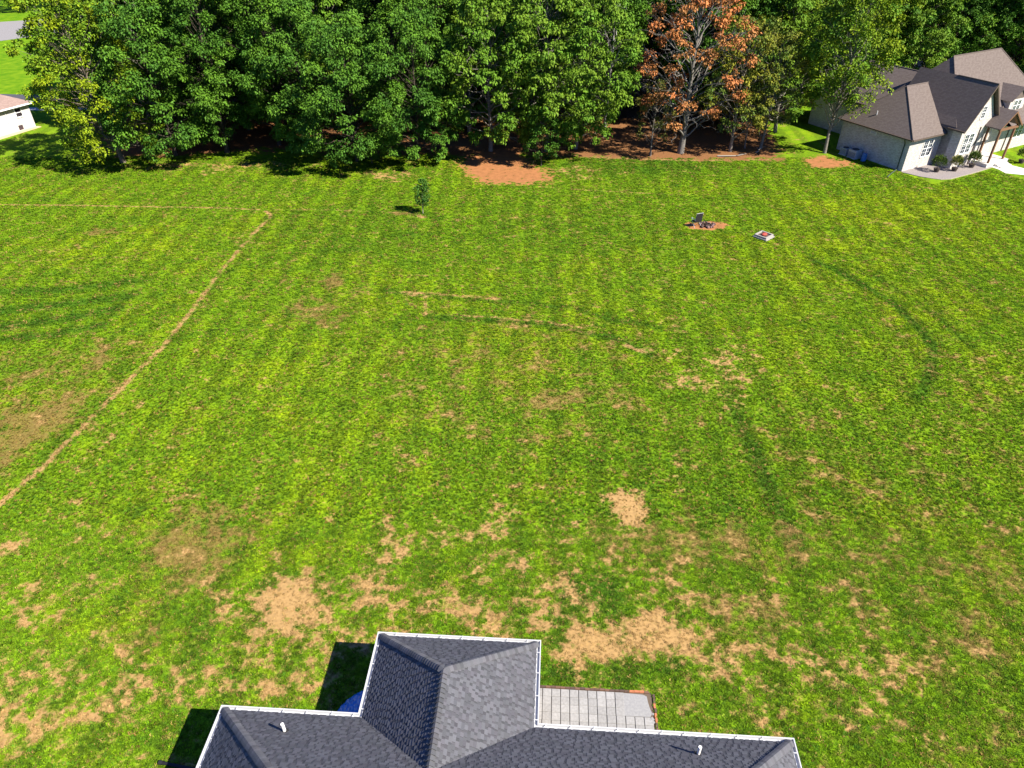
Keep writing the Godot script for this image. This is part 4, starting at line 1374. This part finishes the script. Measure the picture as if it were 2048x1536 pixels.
		part("stem", mb.mesh(), mat(0.12, 0.08, 0.05, 0.9), t)
		si += 1
	# air conditioners, and a barrel, in the shade of the side wall
	var metal := mat(0.30, 0.36, 0.42, 0.5)
	var grille := mat(0.05, 0.06, 0.07, 0.6)
	for q in [[-0.8, 7.3, 0.85, 0.82, "smaller grey air conditioner against the side wall of the brick house"], [-0.85, 5.9, 1.05, 1.0, "larger grey air conditioner between the other unit and the blue barrel"]]:
		var t := thing("air_conditioner", q[4], "air conditioner", X * P(q[0], q[1], 0.0), rot, "air conditioners beside the brick house")
		var w: float = q[2] / 2
		mb = MB.new()
		mb.box(Vector3(-w - 0.08, 0, -w - 0.08), Vector3(w + 0.08, 0.08, w + 0.08))
		part("pad", mb.mesh(), mat(0.4, 0.4, 0.38, 0.9), t)
		mb = MB.new()
		mb.box(Vector3(-w, 0.08, -w), Vector3(w, q[3], w))
		part("case", mb.mesh(), metal, t)
		mb = MB.new()
		mb.tube([Vector3(0, q[3] - 0.02, 0), Vector3(0, q[3] + 0.04, 0)], [w * 0.8, w * 0.76], 20, Color.WHITE, true)
		var fan := part("fan_guard", mb.mesh(), grille, t)
		for k in 9:
			mb = MB.new()
			mb.box(Vector3(-w - 0.012, 0.16 + k * 0.07, -w * 0.92), Vector3(w + 0.012, 0.185 + k * 0.07, w * 0.92))
			part("louvre", mb.mesh(), grille, t)
	var bt := thing("barrel", "blue plastic barrel standing by the air conditioners", "barrel", X * P(-0.8, 4.6, 0.0))
	mb = MB.new()
	mb.tube([Vector3(0, 0, 0), Vector3(0, 0.1, 0), Vector3(0, 0.3, 0), Vector3(0, 0.45, 0), Vector3(0, 0.6, 0), Vector3(0, 0.8, 0), Vector3(0, 0.88, 0)], [0.27, 0.29, 0.31, 0.32, 0.31, 0.29, 0.26], 18, Color.WHITE, true)
	part("drum", mb.mesh(), mat(0.05, 0.16, 0.4, 0.4), bt)
	mb = MB.new()
	for y in [0.3, 0.6]: mb.tube([Vector3(0, y - 0.02, 0), Vector3(0, y, 0), Vector3(0, y + 0.02, 0)], [0.31, 0.335, 0.31], 18)
	part("hoop", mb.mesh(), mat(0.05, 0.15, 0.37, 0.4), bt)

func build_left_house() -> void:
	# the white house past the corner tree: only its end wall and eave reach into view
	var at := Vector3(-63.7, 0, -97.2)
	var h := thing("white_house", "white brick house with brown roof left of the wood's corner tree", "house", at, deg_to_rad(-24.8))
	# own axes: z = along the wall away from the corner, -x = into the house, +x faces the lawn
	var brick := StandardMaterial3D.new()
	brick.albedo_color = lin(0.5, 0.48, 0.47)
	brick.albedo_texture = course_tex(16, 6, Color(0.9, 0.9, 0.9), Color(1, 1, 1), Color(0.86, 0.86, 0.86), 1, 14)
	brick.roughness = 0.9
	var shing := StandardMaterial3D.new()
	shing.albedo_color = lin(0.24, 0.17, 0.15)
	shing.albedo_texture = course_tex(14, 7, Color(0.92, 0.91, 0.91), Color(1, 1, 1), Color(0.84, 0.83, 0.83), 2, 15, 1.6)
	shing.roughness = 0.92
	var white := mat(0.75, 0.77, 0.8, 0.5)
	var glass := mat(0.03, 0.025, 0.03, 0.15)
	var mb := MB.new()
	mb.box(Vector3(-13, -0.3, 0), Vector3(0, 3.05, 14))
	part("wall", mb.mesh(), brick, h)
	mb = MB.new()
	var E := 3.1
	roof_face(mb, [Vector3(0.5, E, -0.5), Vector3(0.5, E, 14.5), Vector3(-6.5, E + 3.6, 8.0), Vector3(-6.5, E + 3.6, 6.5)])
	roof_face(mb, [Vector3(-13.5, E, -0.5), Vector3(-13.5, E, 14.5), Vector3(-6.5, E + 3.6, 8.0), Vector3(-6.5, E + 3.6, 6.5)])
	roof_face(mb, [Vector3(0.5, E, -0.5), Vector3(-13.5, E, -0.5), Vector3(-6.5, E + 3.6, 6.5)])
	roof_face(mb, [Vector3(0.5, E, 14.5), Vector3(-13.5, E, 14.5), Vector3(-6.5, E + 3.6, 8.0)])
	mb.face([Vector3(0.5, E - 0.02, -0.5), Vector3(-13.5, E - 0.02, -0.5), Vector3(-13.5, E - 0.02, 14.5), Vector3(0.5, E - 0.02, 14.5)], Vector3.DOWN)
	part("roof", mb.mesh(), shing, h)
	mb = MB.new()
	mb.box(Vector3(0.5, E - 0.14, -0.5), Vector3(0.62, E + 0.01, 14.5))
	mb.box(Vector3(-13.5, E - 0.14, -0.62), Vector3(0.62, E + 0.01, -0.5))
	part("gutter", mb.mesh(), white, h)
	mb = MB.new()
	mb.box(Vector3(0.002, 0, 3.3), Vector3(0.07, E - 0.14, 3.38))
	part("downspout", mb.mesh(), mat(0.5, 0.5, 0.5, 0.5), h)
	add_window(h, Vector3(0.0, 2.2, 1.6), PI / 2, 0.8, 1.0, 1, 2, white, glass, false)
	add_window(h, Vector3(0.0, 1.6, 6.5), PI / 2, 1.6, 1.3, 2, 2, white, glass)
	mb = MB.new()
	mb.box(Vector3(-0.05, 0.12, 1.7), Vector3(0.03, 0.68, 2.3))
	part("crawl_door", mb.mesh(), mat(0.05, 0.035, 0.04, 0.8), h)
	mb = MB.new()
	mb.face([Vector3(0, 0.016, -0.2), Vector3(0.9, 0.016, -0.2), Vector3(1.1, 0.016, 5.0), Vector3(1.3, 0.016, 14), Vector3(0, 0.016, 14)], Vector3.UP)
	var strip := part("bed_strip", mb.mesh(), mat(0.5, 0.36, 0.22, 1.0), h)

# ------------------------------------------------------------------ small things on the lawn
func build_small_things() -> void:
	var g := rng(91)
	var mb := MB.new()
	# young tree tied to a stake
	var t := thing("young_tree", "small leafy young tree standing alone on the lawn before the wood", "tree", Vector3(-8.9, 0, -67.5))
	mb.tube([Vector3(0, -0.05, 0), Vector3(0.0, 0.8, 0.02), Vector3(0.05, 1.7, 0), Vector3(0.1, 3.2, 0)], [0.05, 0.045, 0.04, 0.015], 7, Color(0.42, 0.38, 0.3))
	for k in 12:
		var y := 1.0 + k * 0.19
		var a := k * 2.4
		mb.tube([Vector3(0.05, y, 0), Vector3(0.05 + cos(a) * 0.35, y + 0.2, sin(a) * 0.35), Vector3(0.05 + cos(a) * 0.6, y + 0.42, sin(a) * 0.6)], [0.016, 0.011, 0.006], 4, Color(0.3, 0.25, 0.18))
	part("trunk", mb.mesh(), bark_mat, t)
	mb = MB.new()
	for q in [[0.15, 3.15, 0.0, 0.55], [-0.2, 2.8, 0.2, 0.5], [0.45, 2.75, 0.1, 0.5], [0.1, 2.5, -0.3, 0.6], [0.0, 2.1, 0.25, 0.55], [0.35, 1.95, -0.1, 0.5], [-0.25, 1.8, 0.0, 0.5], [0.1, 1.5, 0.15, 0.5], [0.35, 1.3, 0.0, 0.42], [0.15, 3.5, 0.05, 0.35]]:
		add_clump(mb, g, Vector3(q[0], q[1] - 0.2, q[2]), q[3], Vector3(0, 0.1, 0), 9, 22, 0.15, Color(0.03, 0.085, 0.016), Color(0.065, 0.15, 0.02), 0.3)
	part("crown", mb.mesh(), leaf_mat, t)
	# folding chair at the burn pit
	var chair := thing("folding_chair", "black folding chair with its back to the house beside the burn pit", "chair", Vector3(17.75, 0.0, -64.45), 0.35)
	chair.scale = Vector3(1.15, 1.25, 1.15)
	var blk := mat(0.022, 0.021, 0.023, 0.7)
	var rim := mat(0.42, 0.44, 0.46, 0.35)
	mb = MB.new()
	mb.box(Vector3(-0.3, 0, -0.02), Vector3(0.3, 0.75, 0.02), Color.WHITE, Transform3D(Basis(Vector3.RIGHT, 0.12), Vector3(0, 0.42, 0.24)))
	part("backrest", mb.mesh(), blk, chair)
	mb = MB.new()
	mb.box(Vector3(-0.29, 0.4, -0.28), Vector3(0.29, 0.44, 0.22))
	part("seat", mb.mesh(), blk, chair)
	for sx in [-1.0, 1.0]:
		mb = MB.new()
		mb.tube([Vector3(sx * 0.31, 0.0, -0.3), Vector3(sx * 0.31, 0.42, 0.2), Vector3(sx * 0.31, 1.16, 0.33)], [0.016, 0.016, 0.016], 6, Color.WHITE, true)
		part("frame_tube", mb.mesh(), rim, chair)
		mb = MB.new()
		mb.tube([Vector3(sx * 0.31, 0.0, 0.34), Vector3(sx * 0.31, 0.42, -0.22), Vector3(sx * 0.31, 0.62, -0.3)], [0.016, 0.016, 0.016], 6, Color.WHITE, true)
		part("leg", mb.mesh(), rim, chair)
		mb = MB.new()
		mb.box(Vector3(sx * 0.31 - 0.03, 0.62, -0.32), Vector3(sx * 0.31 + 0.03, 0.65, 0.26))
		part("armrest", mb.mesh(), rim, chair)
	mb = MB.new()
	mb.tube([Vector3(-0.31, 1.16, 0.33), Vector3(0.31, 1.16, 0.33)], [0.018, 0.018], 6, Color.WHITE, true)
	part("top_rail", mb.mesh(), rim, chair)
	# stones round the burn pit
	var smats := [mat(0.12, 0.07, 0.065, 0.95), mat(0.17, 0.11, 0.105, 0.95), mat(0.07, 0.045, 0.042, 0.95)]
	var stones := []
	for k in 4:
		var sg := rng(40 + k)
		var sp := SphereMesh.new()
		sp.radius = 0.5
		sp.height = 1.0
		sp.radial_segments = 8
		sp.rings = 4
		var arr := sp.get_mesh_arrays()
		var vs: PackedVector3Array = arr[Mesh.ARRAY_VERTEX]
		for q in vs.size(): vs[q] = vs[q] * (0.82 + 0.3 * absf(sin(vs[q].x * 7.0 + k) * cos(vs[q].z * 6.0 + vs[q].y * 5.0)))
		arr[Mesh.ARRAY_VERTEX] = vs
		var am := ArrayMesh.new()
		am.add_surface_from_arrays(Mesh.PRIMITIVE_TRIANGLES, arr)
		stones.append(am)
	for k in 19:
		var a := TAU * k / 19.0 + g.randf_range(-0.15, 0.15)
		var rr0 := g.randf_range(0.55, 1.05)
		var o := part("stone", stones[k % 4], smats[g.randi() % 3], self, Vector3(18.85 + cos(a) * 0.78 * rr0, 0.08, -64.55 + sin(a) * 0.62 * rr0))
		o.scale = Vector3(0.3, 0.24, 0.24) * g.randf_range(0.7, 1.3)
		o.rotation = Vector3(0, g.randf() * TAU, g.randf_range(-0.3, 0.3))
		tag(o, "purple brown stone in the ring of the burn pit", "stone", "stones ringing the burn pit")
	for k in 7:
		var o := Node3D.new()
		mb = MB.new()
		var L := g.randf_range(0.3, 0.55)
		mb.tube([Vector3(-L, 0, 0), Vector3(-L * 0.3, 0.02, 0.02), Vector3(L * 0.4, -0.01, 0), Vector3(L, 0.01, 0.01)], [0.05, 0.06, 0.055, 0.04], 7, Color.WHITE, true)
		var lg := part("log", mb.mesh(), mat(0.05, 0.035, 0.03, 0.95), self, Vector3(18.75 + g.randf_range(-0.3, 0.3), 0.10 + 0.05 * k * 0.5, -64.55 + g.randf_range(-0.25, 0.25)))
		lg.rotation = Vector3(0, g.randf() * TAU, g.randf_range(-0.15, 0.15))
		tag(lg, "charred log lying in the burn pit", "log", "charred logs in the burn pit")
		o.free()
	# square bed of two stacked timber frames with a red bag of something on it
	var bed := thing("timber_bed", "low square of pale stacked timbers set cornerwise on the lawn", "planter", Vector3(23.55, 0, -61.9), deg_to_rad(42))
	var wood := mat(0.3, 0.28, 0.26, 0.8)
	for lv in 2:
		var r := 0.66 - lv * 0.09
		for k in 4:
			mb = MB.new()
			mb.box(Vector3(-r - 0.05, lv * 0.17, r - 0.06), Vector3(r - 0.07, lv * 0.17 + 0.15, r + 0.05))
			var o := part("timber", mb.mesh(), wood, bed)
			o.rotation.y = k * PI / 2
	mb = MB.new()
	mb.box(Vector3(-0.56, 0.0, -0.56), Vector3(0.56, 0.2, 0.56))
	part("soil", mb.mesh(), mat(0.09, 0.06, 0.05, 1.0), bed)
	var bag := part("red_sack", stones[1], mat(0.34, 0.06, 0.045, 0.75), self, Vector3(23.6, 0.29, -61.95))
	bag.scale = Vector3(0.72, 0.28, 0.5)
	bag.rotation.y = 0.6
	tag(bag, "faded red sack lying on the square timber bed", "sack")
	# blue tarp heaped in the shaded corner of the near house
	var X := Transform3D(Basis(Vector3.UP, HROT), HOUSE_AT)
	var tm := mat(0.012, 0.16, 0.45, 0.25)
	tm.metallic_specular = 0.6
	mb = MB.new()
	var n := 34
	var fn := FastNoiseLite.new()
	fn.seed = 4
	fn.frequency = 1.6
	var pts := []
	for j in n + 1:
		for i in n + 1:
			var x := -5.3 + 2.57 * i / n
			var z := 0.3 + 3.65 * j / n
			var c := Vector2(-2.9, 2.75)
			var q := Vector2(x, z) - c
			var d := q.length() / 2.25
			if d > 1.0: q = q / d
			var y := 0.02 + 0.8 * sqrt(maxf(0.0, 1.0 - minf(d, 1.0) * minf(d, 1.0))) + 0.09 * absf(fn.get_noise_2d(x * 1.3, z * 1.3)) * (1.0 if d < 1 else 0.0) + 0.09 * absf(fn.get_noise_2d(x * 5, z * 5)) * (1.0 if d < 1 else 0.0)
			pts.append(Vector3(c.x + q.x, y, c.y + q.y))
	for j in n:
		for i in n:
			var k := j * (n + 1) + i
			var ok := true
			if pts[k].distance_to(pts[k + n + 2]) < 0.001: ok = false
			if ok:
				mb.face([pts[k], pts[k + 1], pts[k + n + 2]], Vector3.UP)
				mb.face([pts[k], pts[k + n + 2], pts[k + n + 1]], Vector3.UP)
	var tarp := part("tarp", mb.mesh(), tm, self, HOUSE_AT)
	tarp.rotation.y = HROT
	tag(tarp, "crumpled blue tarp heaped in the shaded corner of the grey roofed house", "tarp")
	# black drain pipe poking out at the end of the near house
	var dp := thing("drain_pipe", "black corrugated drain pipe lying on the grass at the house end", "pipe", Vector3(-13.6, 0.07, -13.6), -0.18)
	mb = MB.new()
	var rp := []
	var rr := []
	for k in 60:
		rp.append(Vector3(k * 0.05, 0, 0))
		rr.append(0.062 if k % 2 else 0.072)
	mb.tube(rp, rr, 12, Color.WHITE)
	part("hose", mb.mesh(), mat(0.014, 0.014, 0.016, 0.35), dp)
	mb = MB.new()
	mb.tube([Vector3(-0.02, 0, 0), Vector3(0.14, 0, 0)], [0.085, 0.085], 14, Color.WHITE)
	part("collar", mb.mesh(), mat(0.02, 0.02, 0.022, 0.35), dp)
	# fallen pale branch under the dying oak
	for q in [[24.6, -84.9, 0.1, 3.6], [29.6, -86.2, 1.2, 1.6]]:
		mb = MB.new()
		var L: float = q[3]
		mb.tube([Vector3(0, 0.08, 0), Vector3(L * 0.3, 0.14, 0.25), Vector3(L * 0.65, 0.10, 0.2), Vector3(L, 0.2, -0.1)], [0.09, 0.08, 0.06, 0.03], 7, Color.WHITE, true)
		mb.tube([Vector3(L * 0.6, 0.1, 0.2), Vector3(L * 0.75, 0.4, 0.5), Vector3(L * 0.85, 0.5, 0.9)], [0.04, 0.03, 0.012], 5)
		var o := part("fallen_branch", mb.mesh(), mat(0.24, 0.22, 0.19, 0.9), self, Vector3(q[0], 0, q[1]))
		o.rotation.y = q[2]
		tag(o, "long pale fallen branch on the litter beside the dying oak" if q[3] > 2 else "short pale fallen branch near the leaning olive tree", "branch")
